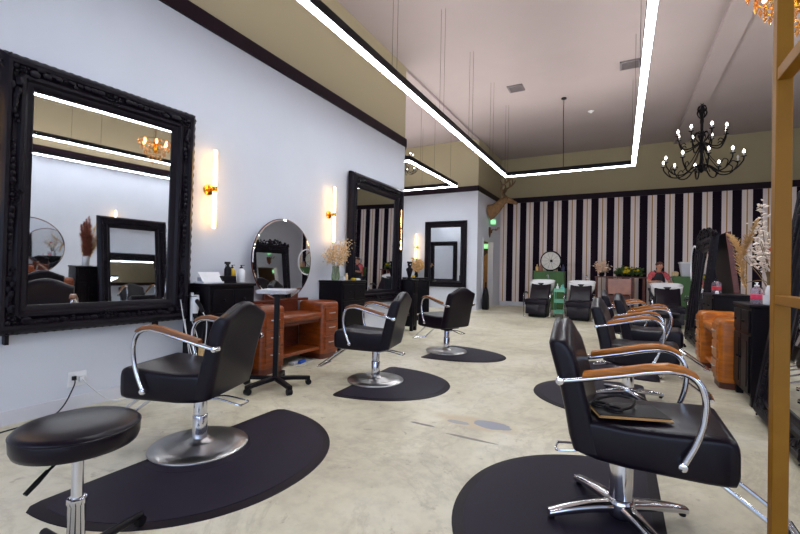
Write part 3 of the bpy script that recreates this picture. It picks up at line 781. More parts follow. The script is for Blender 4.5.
for rr, z, n in ((.30, .30, 16), (.25, .20, 16), (.19, .10, 14), (.12, .0, 10), (.05, -.08, 5)):
    fr.tube([(rr*math.cos(2*PI*k/24), rr*math.sin(2*PI*k/24), z+.05) for k in range(24)], .006, 5, True)
    for k in range(n):
        a = 2*PI*k/n + rnd.uniform(-.05, .05)
        if crystal is None:
            b.add([(0, 0, .04), (.017, 0, 0), (0, .017, 0), (-.017, 0, 0), (0, -.017, 0), (0, 0, -.045)],
              [(0, 1, 2), (0, 2, 3), (0, 3, 4), (0, 4, 1), (5, 2, 1), (5, 3, 2), (5, 4, 3), (5, 1, 4)])
            crystal = b.build('crystal_drop', amber, t, smooth=False); c_ = crystal
        else: c_ = crystal.copy(); COL.objects.link(c_)
        c_.location = (rr*math.cos(a), rr*math.sin(a), z)
fr.tube([(0, 0, .35), (0, 0, ZC-3.25)], .008, 6); fr.lathe([(.03, .1), (.05, .2), (.03, .35)], 12)
for k in range(6):
    a = 2*PI*k/6; fr.tube([(.03*math.cos(a), .03*math.sin(a), .30), (.30*math.cos(a), .30*math.sin(a), .35)], .006, 5)
fr.build('brass_frame', brass, t)
for k in range(6):
    a = 2*PI*k/6+.3
    M().lathe([(.010, 0), (.024, .03), (.024, .05), (.004, .10)], 10).build('bulb', amber_em, t, loc=(.22*math.cos(a), .22*math.sin(a), .27))

# ---------------------------------------------------------------- plants
def sprig(m, base, top, r, n, seed, leaf=.02, spread=.05, start=.35):
    """small blossoms scattered along a stem"""
    rnd = random.Random(seed); A = Vector(base); B = Vector(top)
    for i in range(n):
        f = start+(1-start)*rnd.random(); p = A.lerp(B, f); s = spread*(.4+f)
        p = p+Vector((rnd.gauss(0, s), rnd.gauss(0, s), rnd.gauss(0, s)))*.6
        q = leaf*rnd.uniform(.6, 1.3); a = rnd.uniform(0, 6.28)
        ux = Vector((math.cos(a), math.sin(a), rnd.uniform(-.6, .6)))*q; uy = Vector((-math.sin(a), math.cos(a), rnd.uniform(-.6, .6)))*q*.6
        uz = Vector((0, 0, q*.5))
        m.add([p+ux, p+uy, p-ux, p-uy, p+uz, p-uz], [(0, 1, 4), (1, 2, 4), (2, 3, 4), (3, 0, 4), (1, 0, 5), (2, 1, 5), (3, 2, 5), (0, 3, 5)])
def pampas(m, pts, w, seed, n=260):
    """a feathery plume of thin barbs along a curved spine"""
    rnd = random.Random(seed); P = bez(pts, 8)
    for i in range(n):
        f = rnd.random(); k = min(int(f*(len(P)-1)), len(P)-2); p = P[k].lerp(P[k+1], f*(len(P)-1)-k); d = (P[k+1]-P[k]).normalized()
        a = rnd.uniform(0, 6.28); o_ = Vector((math.cos(a), math.sin(a), rnd.uniform(-.3, .3)))
        ww = w*math.sin(PI*min(1, .12+f*.88))**.7*rnd.uniform(.6, 1.2)
        tip = p + (o_*.75 + d*.9).normalized()*ww; sd = d.cross(o_).normalized()*.006
        m.add([p-sd, p+sd, tip+sd*.3+Vector((0, 0, -.002)), tip-sd*.3, p+d*.012], [(0, 1, 2, 3), (0, 4, 1), (1, 4, 2), (3, 4, 0)])
    m.tube(P, [.006]*(len(P)-1)+[.002], 5)
def vase_of(label, loc, vaseprof, vm, builds, cat='dried flowers', name='flower_vase'):
    t = thing(name, label, cat, loc)
    M().lathe(vaseprof, 20).build('vase', vm, t, angle=60)
    for nm, m, ma in builds: m.build(nm, ma, t)
    return t
rnd = random.Random(11)
st_, fl = M(), M()
for i in range(26):
    a = rnd.uniform(0, 6.28); s = rnd.uniform(.05, .22); top = (s*math.cos(a)*.8, s*math.sin(a)*1.25, rnd.uniform(.36, .60))
    st_.tube([(0, 0, .02), (top[0]*.25, top[1]*.25, .22), top], .002, 4)
    sprig(fl, (0, 0, .1), top, 0, 46, i, .014, .045, .55)
vase_of('glass vase of pale dried flowers on the black cabinet of the left wall', (-3.72, 4.90, 1.035),
        [(.045, 0), (.06, .01), (.062, .08), (.05, .15), (.052, .21), (.046, .205), (.044, .15), (.054, .08), (.05, .02), (.0, .018)], vase_glass, [('stems', st_, stemm), ('blossoms', fl, beige_dry)])
st_, fl = M(), M()
for i in range(12):
    a = rnd.uniform(0, 6.28); s = rnd.uniform(.1, .3); top = (s*math.cos(a), s*math.sin(a), rnd.uniform(.35, .62))
    st_.tube([(0, 0, .02), (top[0]*.3, top[1]*.3, .25), top], .004, 4); sprig(fl, (0, 0, .1), top, 0, 30, 50+i, .05, .05, .45)
vase_of('vase of dark dried stems in the alcove below the tube light', (-5.95, 12.2, .98), [(.05, 0), (.07, .05), (.04, .2), (.05, .25), (.03, .25)], black_pl, [('stems', st_, stemm), ('seed_heads', fl, tan_dry)])
# pampas and white branches on the tall black cabinet in the right row
pp, wb, bl, rd = M(), M(), M(), M()
wb.tube(bez([(0, 0, .05), (-.05, .03, .22), (-.17, .17, .20)], 5), .004, 4)
pampas(pp, [(-.17, .17, .14), (-.20, .22, .34), (-.20, .31, .52), (-.23, .36, .63), (-.27, .52, .745)], .085, 4, 420)
wb.tube(bez([(0, 0, .05), (-.08, .12, .28), (-.18, .30, .47)], 5), .004, 4)
pampas(pp, [(-.18, .30, .45), (-.175, .17, .58), (-.165, .05, .67), (-.14, -.09, .83)], .07, 6, 320)
for q, tp in enumerate(((-.12, -.06, .98), (-.13, .02, .80), (-.17, .33, .55), (-.10, .10, .55), (-.07, -.03, .50))):
    wb.tube([(0, 0, .05), (tp[0]*.4, tp[1]*.4, .30), tp], .0035, 4); sprig(bl, (0, 0, .1), tp, 0, 40, 180+q, .024, .03, .62)
for i in range(12):
    top = (rnd.uniform(-.16, .10), rnd.uniform(-.30, .16), rnd.uniform(.45, .85))
    wb.tube([(0, 0, .05), (top[0]*.3, top[1]*.3, .35), top], .0035, 4); sprig(bl, (0, 0, .1), top, 0, 20, 80+i, .024, .035, .5)
for i in range(3): rd.ball((rnd.uniform(-.05, .05), -.10+.02*i, .42+.05*i), (.028, .028, .036), 8, 5)
vase_of('pampas grass and white blossom branches in a white vase on the tall black cabinet', (1.32, 5.26, .95), [(.04, 0), (.055, .02), (.06, .12), (.045, .18), (.04, .18)], white_cer,
        [('pampas_plumes', pp, tan_dry), ('branches', wb, stemm), ('white_blossoms', bl, white_dry), ('red_flowers', rd, red_lab)])
pp, p2 = M(), M()
for i in range(4): pampas(pp, [(0, 0, .1), (-.05, -.05+.03*i, .4), (-.09+.04*i, -.12+.05*i, .80+.06*i)], .11, 30+i, 420)
for i in range(5): pampas(p2, [(0, 0, .1), (.03, .04*i-.03, .35), (.02, -.02+.085*i, .74+.05*(i % 3))], .10, 40+i, 380)
vase_of('rust and cream pampas grass seen only in the big mirror', (1.66, 3.33, .98), [(.05, 0), (.06, .02), (.06, .16), (.05, .2)], white_cer, [('rust_plumes', pp, rust_dry), ('cream_plumes', p2, beige_dry)])

# ---------------------------------------------------------------- bottles and small things
def bottle(label, loc, r, h, m, cap=black_pl, kind='pump', lab=None, rz=0):
    t = thing('spray_bottle' if kind == 'spray' else 'bottle', label, 'bottle', loc, rz, 'bottles')
    M().lathe([(r*.92, 0), (r, .008), (r, h*.62), (r*.85, h*.70), (r*.36, h*.78), (r*.36, h*.82)], 18).build('body', m, t, angle=50)
    c = M()
    if kind == 'spray':
        c.lathe([(r*.42, h*.80), (r*.42, h*.86), (r*.3, h*.87)], 12); c.box(-r*.35, r*.35, -r*.8, r*1.3, h*.87, h*.98)
        c.tube([(0, r*.9, h*.88), (0, r*1.15, h*.78), (0, r*1.0, h*.70)], r*.14, 6)
        c.cyl((0, r*1.3, h*.94), (0, r*1.6, h*.94), r*.16, 8); c.build('trigger_head', cap, t, bevel=.002)
    else:
        c.lathe([(r*.42, h*.80), (r*.42, h*.87), (r*.16, h*.875), (r*.16, h*.95), (r*.3, h*.955), (r*.3, h*.985)], 12); c.box(-r*.14, r*.14, 0, r*.95, h*.96, h*.99); c.build('pump_head', cap, t, bevel=.001)
    if lab: M().lathe([(r*1.005, h*.20), (r*1.012, h*.21), (r*1.012, h*.42), (r*1.005, h*.43)], 18).build('label_band', lab, t)
    return t
CT = 1.03
bottle('black spray bottle on the left black cabinet, tallest of the bottles there', (-3.84, 3.10, CT), .038, .235, black_pl, black_pl, 'spray', None, R(200))
bottle('yellow bottle with a black head behind the white one on the left black cabinet', (-3.88, 3.19, CT), .036, .20, yellow_pl, black_pl)
bottle('white bottle with a black pump at the right end of the left black cabinet', (-3.76, 3.215, CT), .042, .20, white_pl, black_pl)
bottle('clear bottle with a red label on the low black chest in the right row', (1.27, 7.62, .96), .06, .23, clear, black_pl, 'pump', red_lab)
bottle('clear pump bottle with a pink label on the tall black cabinet', (1.17, 5.14, .95), .048, .21, clear, white_pl, 'pump', pink_lab)
bottle('second clear bottle behind the pink labelled one on the tall black cabinet', (1.24, 5.32, .95), .042, .18, clear, black_pl)
t = tag(M().lathe([(.03, 0), (.04, .005), (.042, .09), (.038, .09), (.034, .01), (0, .01)], 18).build('mug', white_cer, loc=(1.22, 4.99, .95)), 'small white cup on the tall black cabinet behind the gold post', 'cup')
tag(M().lathe([(.02, 0), (.022, .03), (.012, .04)], 12).build('jar', white_pl, loc=(1.24, 7.40, .96)), 'tiny white jar beside the red labelled bottle', 'jar')
t = thing('tool_box', 'small open black box behind the spray bottle on the left black cabinet', 'box', (-3.74, 2.995, CT))
M().box(-.06, .06, -.09, .09, 0, .012).box(-.06, -.052, -.09, .09, .012, .075).box(.052, .06, -.09, .09, .012, .075).box(-.052, .052, -.09, -.082, .012, .075).box(-.052, .052, .082, .09, .012, .075).build('box_body', blackwood, t, bevel=.002)
t = thing('acrylic_organizer', 'white and clear tabletop organizer at the left end of the black cabinet', 'organizer', (-3.74, 2.80, CT), 0)
M().box(-.07, .07, -.12, .12, 0, .02).build('base', white_pl, t, bevel=.002)
M().add([(.05, -.12, .02), (.05, .12, .02), (-.03, .12, .115), (-.03, -.12, .115), (.058, -.12, .02), (.058, .12, .02), (-.022, .12, .115), (-.022, -.12, .115)],
        [(0, 1, 2, 3), (7, 6, 5, 4), (0, 4, 5, 1), (3, 2, 6, 7), (0, 3, 7, 4), (1, 5, 6, 2)]).build('sloped_card', white_pl, t)
for k in range(3): M().box(-.06, .0, -.10+.07*k, -.045+.07*k, .02, .06).build('compartment', silver_tray, t)
# hair dryer and cords hanging at the cabinet's left side
t = thing('tool_holder', 'wire holder on the side of the left black cabinet carrying hair tools', 'holder', (-3.70, 2.645, .86))
M().tube([(0, .005, .08), (0, -.02, .08), (0, -.05, .05)], .005, 6).tube([(.05*math.cos(2*PI*k/20), -.06+.05*math.sin(2*PI*k/20), .05) for k in range(20)], .004, 6, True).build('ring', blackmetal, t)
M().tube([(-.09, .005, .08), (-.09, -.04, .08)], .005, 6).tube([(-.09+.035*math.cos(2*PI*k/20), -.07+.035*math.sin(2*PI*k/20), .05) for k in range(20)], .004, 6, True).build('ring', blackmetal, t)
t = thing('hair_dryer', 'white and silver hair dryer hanging at the side of the left black cabinet', 'hair dryer', (-3.68, 2.60, .80), R(80))
M().tube([(0, 0, -.06), (0, 0, .0), (0, 0, .05), (0, .0, .12)], [.025, .038, .04, .032], 18).build('barrel', white_pl, t)
M().tube([(0, -.02, .07), (0, -.10, .02), (0, -.16, -.04)], [.02, .018, .016], 12).build('handle', black_pl, t)
M().tube([(0, 0, -.06), (0, 0, -.10)], [.024, .018], 14).build('nozzle', black_pl, t)
M().tube(bez([(0, -.16, -.04), (.02, -.20, -.15), (.04, -.10, -.45), (.0, -.02, -.62), (-.06, -.08, -.45), (-.10, -.02, -.2), (-.14, .0, .08)], 6), .005, 6).build('cord', cordw, t)
t = thing('flat_iron', 'pale flat iron hanging with its white cord beside the hair dryer', 'flat iron', (-3.74, 2.61, .78), R(80))
M().tube([(0, 0, .16), (0, 0, .05), (0, .0, -.12)], [.012, .018, .015], 10).build('arm', white_pl, t)
M().tube([(0.0, .028, .16), (0, .022, .05), (0, .012, -.12)], [.012, .014, .012], 10).build('arm', greym, t)
M().tube(bez([(0, 0, -.12), (.03, -.07, -.3), (.06, -.05, -.55), (.03, .02, -.66), (-.02, -.02, -.5), (-.06, .02, -.1)], 6), .0045, 6).build('cord', cordw, t)
t = thing('hand_broom', 'straw hand brush hanging at the side of the left black cabinet', 'brush', (-3.59, 2.62, .40))
M().loft([[(x, y, z) for x, y in rrect(a_, b_, .008, 3)] for z, a_, b_ in ((-.22, .05, .022), (-.05, .035, .02), (.05, .028, .018))]).build('bristles', straw, t)
M().tube([(0, 0, .05), (0, 0, .12), (0, .02, .24)], [.018, .014, .01], 10).build('handle', blackwood, t)
# outlet and cords by the stool
def tag_cord(m, ma):
    m.v = [(x-XL, y-1.745, z-.245) for x, y, z in m.v]; m.build('power_cord', ma, t)
t = thing('wall_outlet', 'white wall outlet with two plugs above the skirting behind the black stool', 'outlet', (XL, 1.745, .245))
M().box(0, .007, -.068, .068, -.06, .06).build('cover_plate', white_pl, t, bevel=.002)
M().box(.007, .03, -.04, -.012, -.005, .028).build('black_plug', black_pl, t, bevel=.003)
M().box(.007, .035, .008, .045, -.022, .018).build('white_plug', white_pl, t, bevel=.003)
tag_cord(M().tube(bez([(XL+.03, 1.72, .245), (XL+.06, 1.70, .20), (XL+.08, 1.62, .06), (XL+.12, 1.5, .006), (XL+.16, 1.25, .006), (XL+.2, 1.0, .006), (XL+.22, .7, .006)], 5), .0055, 6), cordm)
tag_cord(M().tube(bez([(XL+.035, 1.775, .24), (XL+.07, 1.80, .19), (XL+.10, 1.95, .03), (XL+.12, 2.1, .006), (XL+.14, 2.4, .006), (XL+.17, 2.6, .006)], 5), .0045, 6), cordw)
t = thing('power_strip', 'blue and white power strip on the floor under the left wooden vanity', 'power strip', (-3.62, 3.98, 0), R(15))
M().box(-.04, .04, -.12, .12, .0, .03).build('strip_body', white_pl, t, bevel=.004)
M().box(.05, .09, -.04, .10, 0, .035).build('adapter', blue_pl, t, bevel=.004)
M().tube(bez([(.04, .12, .01), (.1, .2, .006), (.16, .12, .006), (.12, .0, .006), (.18, -.08, .006), (.1, -.2, .006)], 6), .005, 6).build('cord', cordw, t)
# added fill light without a fixture, brightens the corridor behind the doorway
lp = bpy.data.lights.new('corridor_fill', 'POINT'); lp.energy = 14; lp.color = (1, .8, .6); lp.shadow_soft_size = .1
lo = bpy.data.objects.new('corridor_fill', lp); COL.objects.link(lo); lo.location = (-4.9, 13.7, 2.3)
# things on the second left cabinet
for x, y, r_, h, m_, lab in ((-3.70, 5.07, .03, .07, white_pl, 'small white jar left on the black cabinet right of the dried flowers'),
                             (-3.72, 5.17, .026, .11, beige_dry, 'small beige figurine jar on the black cabinet right of the dried flowers'),
                             (-3.66, 5.28, .045, .035, yellow_pl, 'low yellow tin on the black cabinet before the carved mirror'),
                             (-3.66, 5.39, .05, .03, white_pl, 'low white dish on the black cabinet before the carved mirror')):
    tag(M().lathe([(r_*.9, 0), (r_, h*.2), (r_, h*.7), (r_*.7, h*.85), (r_*.75, h), (r_*.3, h)], 16).build('jar', m_, loc=(x, y, 1.035)), lab, 'jar', 'jars on the left cabinets')
tag(M().lathe([(.04, 0), (.045, .03), (.045, .05), (.03, .055)], 14).build('jar', yellow_pl, loc=(-4.85, 9.78, 1.03)), 'yellow jar on the cabinet inside the alcove', 'jar', 'jars on the left cabinets')
# price tag on that cabinet
# dark figurine
t = thing('figurine', 'dark ornamental bird-like figurine on the far end cabinet of the left wall', 'figurine', (-3.74, 7.36, 1.03))
M().lathe([(.06, 0), (.065, .02), (.03, .05), (.045, .10), (.06, .16), (.045, .22), (.03, .25), (.045, .29), (.04, .33), (.01, .36)], 16).build('body', blackgloss, t)
f = M()
for k in range(7):
    a = 2*PI*k/7; f.ball((.05*math.cos(a), .05*math.sin(a), .19), (.022, .022, .04), 7, 5); f.ball((.042*math.cos(a), .042*math.sin(a), .34), (.016, .016, .022), 7, 5)
f.build('feathers', blackgloss, t)
M().ball((.03, -.03, .30), .012, 8, 5).build('pale_eye', white_pl, t)

# folder and glasses on the foreground chair
t = thing('folder', 'dark folder with tan edges lying on the seat of the right foreground chair', 'folder', (.035, 2.175, .566), R(20))
M().box(-.15, .155, -.10, .10, 0, .004).build('back_cover', paper_tan, t)
M().box(-.14, .145, -.092, .092, .004, .009).build('pages', paper_tan, t)
M().box(-.145, .148, -.094, .094, .009, .013).build('front_cover', blackwood, t)
t = thing('eyeglasses', 'black eyeglasses lying on the dark folder', 'glasses', (-.045, 2.15, .581), R(-35)); t.scale = (1.25, 1.25, 1.25)
for s in (-1, 1):
    M().tube([(.03*s+.026*math.cos(2*PI*k/20), .018*math.sin(2*PI*k/20)*1.1, .006) for k in range(20)], .006, 6, True).build('lens_rim', black_pl, t)
    M().tube(bez([(.056*s, .0, .008), (.06*s, .05, .014), (.035*s, .11, .022), (.0, .135, .018)], 5), .005, 6).build('temple', black_pl, t)
M().tube(bez([(-.006, .004, .008), (0, .01, .012), (.006, .004, .008)], 4), .003, 6).build('bridge', black_pl, t)

# ---------------------------------------------------------------- doorway wall: deer, antler mount, exit signs, corridor things
t = thing('deer_head', 'mounted deer head with antlers on the wall above the doorway', 'taxidermy', (XL, 13.62, 3.24)); t.scale = (1.18, 1.18, 1.18)
spine = [((.01, 0, .0), .17, .24), ((.10, 0, .03), .155, .21), ((.22, 0, .10), .125, .16), ((.34, 0, .21), .10, .125), ((.43, 0, .30), .09, .105), ((.52, 0, .33), .085, .095), ((.62, 0, .30), .066, .075), ((.72, 0, .25), .048, .052), ((.80, 0, .215), .042, .042), ((.825, 0, .205), .02, .022)]
rings = []
for i, (c, a_, b_) in enumerate(spine):
    p0 = Vector(spine[max(i-1, 0)][0]); p1 = Vector(spine[min(i+1, len(spine)-1)][0]); d_ = (p1-p0).normalized(); nn = Vector((-d_.z, 0, d_.x))
    rings.append([Vector(c)+Vector((0, 1, 0))*a_*math.cos(2*PI*k/18)+nn*b_*math.sin(2*PI*k/18) for k in range(18)])
for r_ in rings:
    for q in r_: q.x = max(q.x, .004)
M().loft(rings).build('head_and_neck', furm, t, angle=80)
for s in (-1, 1):
    M().loft([[(.47+.05*f_-.03*f_, s*(.06+.16*f_)+w_*math.cos(2*PI*k/8)*.5, .40+.06*f_+w_*math.sin(2*PI*k/8)) for k in range(8)] for f_, w_ in ((0, .025), (.4, .05), (.75, .04), (1, .008))]).build('ear', furm, t)
    an = M()
    main = [(.47, s*.04, .41), (.42, s*.12, .55), (.44, s*.22, .66), (.55, s*.27, .74), (.66, s*.25, .82), (.72, s*.20, .90)]
    an.tube(bez(main, 4), [.036-.0012*i for i in range(21)], 7)
    for b0, b1 in (((.42, s*.12, .55), (.52, s*.10, .66)), ((.44, s*.22, .66), (.40, s*.22, .84)), ((.55, s*.27, .74), (.50, s*.28, .96)), ((.62, s*.26, .79), (.60, s*.25, 1.0))):
        an.tube([b0, tuple(Vector(b0).lerp(Vector(b1), .5)+Vector((.02, 0, 0))), b1], [.028, .020, .008], 6)
    an.build('antler', antlerm, t)
    M().ball((.565, s*.072, .345), .014, 8, 6).build('eye', black_pl, t)
M().ball((.822, 0, .21), (.018, .03, .022), 8, 6).build('nose', black_pl, t)
t = thing('antler_plaque', 'small antlers on a dark wooden shield below the exit sign', 'taxidermy', (XL, 13.85, 2.60))
M().loft([[(x, a_*k_, b_*k_) for a_, b_ in [(-.10, .16), (.10, .16), (.13, .05), (.10, -.10), (0, -.20), (-.10, -.10), (-.13, .05)]] for x, k_ in ((.0, 1), (.02, 1), (.03, .88))]).build('shield', plaque, t)
an = M()
for s in (-1, 1):
    an.tube(bez([(.03, s*.02, .03), (.12, s*.05, .07), (.22, s*.08, .06), (.34, s*.07, .14)], 4), .012, 6); an.tube([(.2, s*.075, .06), (.26, s*.09, .16)], [.009, .004], 6)
an.ball((.05, 0, .0), (.05, .04, .06), 8, 6); an.build('small_antlers', antlerm, t)
def exit_sign(label, loc, rz):
    t = thing('exit_sign', label, 'exit sign', loc, rz, 'green exit signs')
    M().box(0, .03, -.09, .09, -.085, .085).build('sign_box', green_em, t, bevel=.004)
    text_mesh('exit_lettering', 'EXIT', .075, white_em, t, (.032, 0, 0), (R(90), 0, R(90)), .002)
    return t
exit_sign('green lit exit sign on the wall between the deer head and the doorway', (XL+.14, 13.80, 2.93), R(-78))
exit_sign('green lit exit sign hanging inside the doorway', (-4.27, 14.40, 2.14), R(-80))
t = thing('hanging_coat', 'tan coat hanging inside the doorway', 'coat', (-4.33, 14.92, .50))
M().loft([[(a_*math.cos(2*PI*k/16)*(1+.12*math.cos(5*2*PI*k/16)), b_*math.sin(2*PI*k/16), z) for k in range(16)] for z, a_, b_ in ((0, .19, .10), (.6, .17, .09), (1.1, .17, .09), (1.3, .14, .07), (1.4, .06, .05))]).build('cloth', curtain, t, angle=70)
M().tube([(0, 0, 1.38), (0, 0, 1.46), (.02, 0, 1.50)], .006, 6).build('hanger_hook', blackmetal, t)
t = thing('upright_bag', 'tall black bag standing on the floor at the doorway', 'bag', (XL+.16, 12.98, 0))
M().loft([[(x, y, z) for x, y in rrect(a_, b_, .05, 4)] for z, a_, b_ in ((0, .09, .10), (.05, .10, .13), (.45, .09, .12), (.65, .06, .07), (.72, .03, .03))]).build('bag_body', black_pl, t)
M().tube(bez([(0, -.03, .70), (0, -.05, .85), (0, .03, .88), (0, .03, .70)], 5), .012, 6).build('strap', black_pl, t)

# ---------------------------------------------------------------- shampoo units (facing -y)
def shampoo(label, loc, rz):
    t = thing('shampoo_unit', label, 'shampoo chair', loc, rz, 'shampoo units')
    def pad(x0, x1, hw, z0, z1, tilt=0, xs=0): pass
    M().loft([[(x, y, z) for y, z in rrect(.30*k, .085*k2, .035, 4, 0, .42)] for x, k, k2 in ((-.12, .95, .9), (-.09, 1, 1), (.40, 1, 1), (.44, .97, .9), (.455, .92, .75))]).build('seat', leather, t)
    # leg rest hanging at the front
    M().loft([[(.44+.05*(.36-z)/.26+d_, y, z) for y, z in rrect(.26*k, .125*k, .025, 4, 0, .235)] for d_, k in ((-.03, .97), (-.02, 1), (.02, 1), (.03, .95))]).build('leg_rest', leather, t)
    # reclined back
    path = [(-.10, .44, .055), (-.18, .56, .06), (-.28, .70, .06), (-.36, .82, .055), (-.40, .88, .045)]
    M().loft([[(x + b*.8, a_, z + b*.6) for a_, b in rrect(.27, th, th*.8, 4)] for x, z, th in path]).build('backrest', leather, t, angle=60)
    for s in (-1, 1):
        M().tube(bez([(-.16, s*.345, .62), (.0, s*.345, .66), (.20, s*.345, .655), (.30, s*.345, .60), (.31, s*.345, .45), (.30, s*.345, .02)], 5), .016, 8).build('arm_tube', chrome, t)
        M().loft([[(x, s*.345+a_, z+b) for a_, b in rrect(.03, .014, .01, 3)] for x, z in ((-.16, .64), (0, .68), (.2, .675))]).build('arm_pad', leather, t)
        M().box(.27, .33, s*.33-.03, s*.33+.03, 0, .02).build('foot', chrome, t, bevel=.003)
    M().box(-.72, .20, -.24, .24, .0, .335).build('base_box', black_pl, t, bevel=.02)
    M().loft([[(x-.62, y, z) for x, y in rrect(a_, a_, .06, 4)] for z, a_ in ((.335, .17), (.60, .14), (.73, .16))]).build('bowl_pedestal', black_pl, t)
    # ceramic bowl with a neck dip at the front edge
    n = 48; rings = []
    def ring(hx, hy, z, front, dip):
        out = []
        for k in range(n):
            a_ = 2*PI*k/n; c, s_ = math.cos(a_), math.sin(a_)
            x = hx*math.copysign(abs(c)**.6, c); y = hy*math.copysign(abs(s_)**.6, s_)
            zz = z - .055 + .05*(-x/.3)
            if c > 0 and abs(y) < .11: zz -= dip*(.5+.5*math.cos(PI*y/.11))
            out.append((-.62+x+front, y, zz))
        return out
    rings = [ring(.18, .20, .735, 0, 0), ring(.24, .28, .77, 0, 0), ring(.272, .33, .88, 0, .02), ring(.28, .345, 1.01, 0, .07), ring(.282, .35, 1.035, 0, .09), ring(.27, .338, 1.042, 0, .09), ring(.25, .315, 1.03, 0, .08), ring(.22, .28, .95, 0, .0), ring(.16, .2, .885, 0, 0), ring(.03, .03, .87, 0, 0)]
    M().loft(rings).build('bowl', white_cer, t, angle=70)
    M().loft([[(-.352+d_, y, z) for y, z in rrect(.085*k, .028*k, .024, 4, 0, .905)] for d_, k in ((-.02, 1), (.004, 1), (.010, .8))]).build('neck_rest', black_pl, t)
    M().tube(bez([(-.86, .12, 1.05), (-.86, .12, 1.14), (-.80, .11, 1.18), (-.72, .10, 1.14)], 5), .012, 8).build('faucet', chrome, t)
    return t
sh = shampoo('black shampoo chair with a white basin, left one of the pair before the green cabinet', (-2.0, 11.95, -.0), R(-90))
dup(sh, (-.93, 11.75, 0), R(-90), 'black shampoo chair with a white basin, between the mint trolley and the wooden desk')
dup(sh, (1.02, 11.55, 0), R(-90), 'black shampoo chair with a white basin in front of the standing person')

# green cabinets
def green_cab(label, x, y, W_, D_, H_):
    t = thing('green_cabinet', label, 'cabinet', (x, y, 0), R(-90), 'green cabinets')
    M().box(-D_/2, D_/2, -W_/2, W_/2, .06, H_).box(-D_/2+.03, D_/2-.03, -W_/2+.03, W_/2-.03, 0, .06).build('body', green_p, t, bevel=.006)
    for k in range(2):
        y0 = -W_/2+.02+k*(W_/2-.02)
        d_ = M().box(D_/2, D_/2+.018, y0+.004, y0+W_/2-.024, .09, H_-.03).build('door', green_p, t, bevel=.004)
        M().ball((D_/2+.03, y0+(W_/2-.05 if k == 0 else .03), H_*.55), .014, 8, 6).build('knob', brushed, d_)
    return t
green_cab('tall green cabinet behind the left pair of shampoo chairs', -2.09, 14.5, .96, .45, 1.29)
green_cab('green cabinet behind the right shampoo chair holding a clear bin', 1.62, 13.9, .66, .45, 1.20)
t = thing('round_disc', 'round white disc with a black rim standing on the tall green cabinet', 'fan', (-2.06, 14.52, 1.32), R(-90))
n = 40
M().loft([[(d_, rr*math.cos(2*PI*k/n), .31+rr*math.sin(2*PI*k/n)) for k in range(n)] for d_, rr in ((-.03, .30), (.03, .30), (.04, .285))]).build('white_face', disc_white, t, angle=30)
M().tube([(.0, .315*math.cos(2*PI*k/n), .315+.315*math.sin(2*PI*k/n)) for k in range(n)], .026, 8, True).build('black_rim', black_pl, t)
M().tube([(.03, .02, .31), (.07, .02, .31)], [.05, .03], 14).build('dark_hub', black_pl, t)
sp = M()
for k in range(10):
    a_ = 2*PI*k/10; sp.tube([(.042, .05*math.cos(a_), .31+.05*math.sin(a_)), (.044, .27*math.cos(a_), .31+.27*math.sin(a_))], .004, 5)
sp.build('spokes', greym, t)
for x, h, m_, lab in ((-2.47, .22, tan_dry, 'tan bottle on the tall green cabinet left of the round disc'), (-2.35, .26, pm('rose_bottle', (160, 110, 100), .4), 'rose coloured bottle on the tall green cabinet beside the round disc'),
                      (-1.77, .18, black_pl, 'dark bottle on the tall green cabinet right of the round disc'), (-1.65, .22, pm('navy_bottle', (40, 40, 80), .4), 'navy bottle at the right end of the tall green cabinet')):
    tag(M().lathe([(.045, 0), (.05, .01), (.05, h*.6), (.02, h*.75), (.02, h)], 14).build('bottle', m_, loc=(x, 14.36, 1.29)), lab, 'bottle', 'bottles on the green cabinet')
t = thing('storage_bin', 'clear plastic storage bin on the right green cabinet', 'bin', (1.73, 13.9, 1.20))
bn = M(); rings = [[(x, y, z) for x, y in rrect(a_, b_, .04, 4)] for z, a_, b_ in ((0, .20, .15), (.005, .21, .155), (.36, .26, .19), (.36, .25, .18), (.01, .20, .148))]
bn.loft(rings); bn.build('bin_body', pm('frosted_plastic', (200, 200, 210), .35, var=.03), t, angle=40)
M().loft([[(x, y, z) for x, y in rrect(.275, .205, .04, 4)] for z in (.362, .40)]).build('lid', white_pl, t, bevel=.006)
t = tag(M().lathe([(.05, 0), (.08, .03), (.09, .10), (.05, .13), (.02, .14)], 14).build('jar', beige_dry, loc=(1.36, 13.78, 1.20)), 'beige jar beside the clear storage bin', 'jar')
# mint trolley
t = thing('mint_trolley', 'mint green three-tier trolley between the two left shampoo chairs', 'trolley', (-1.47, 12.25, 0), R(-90))
for z in (.10, .40, .70):
    M().box(-.20, .20, -.14, .14, z, z+.01).box(-.20, -.19, -.14, .14, z+.01, z+.09).box(.19, .20, -.14, .14, z+.01, z+.09).box(-.19, .19, -.14, -.13, z+.01, z+.09).box(-.19, .19, .13, .14, z+.01, z+.09).build('tier', mint, t)
for sx in (-1, 1):
    for sy in (-1, 1):
        M().cyl((sx*.195, sy*.135, .05), (sx*.195, sy*.135, .80), .009, 8).build('upright', mint, t)
        M().cyl((sx*.195, sy*.135-.012, .026), (sx*.195, sy*.135+.012, .026), .026, 12).build('caster', black_pl, t)
for dx, dy, h, m_, lab in ((-.07, 0, .22, white_pl, 'white bottle on the left of the mint trolley top'), (.03, .05, .18, mint, 'mint bottle in the middle of the mint trolley top'), (.08, -.04, .20, pm('teal_bottle', (90, 190, 190), .3), 'teal bottle at the right of the mint trolley top')):
    tag(M().lathe([(.032, 0), (.035, .01), (.035, h*.6), (.014, h*.75), (.014, h)], 14).build('bottle', m_, loc=(-1.47+dx, 12.2+dy, .71)), lab, 'bottle', 'bottles on the mint trolley')
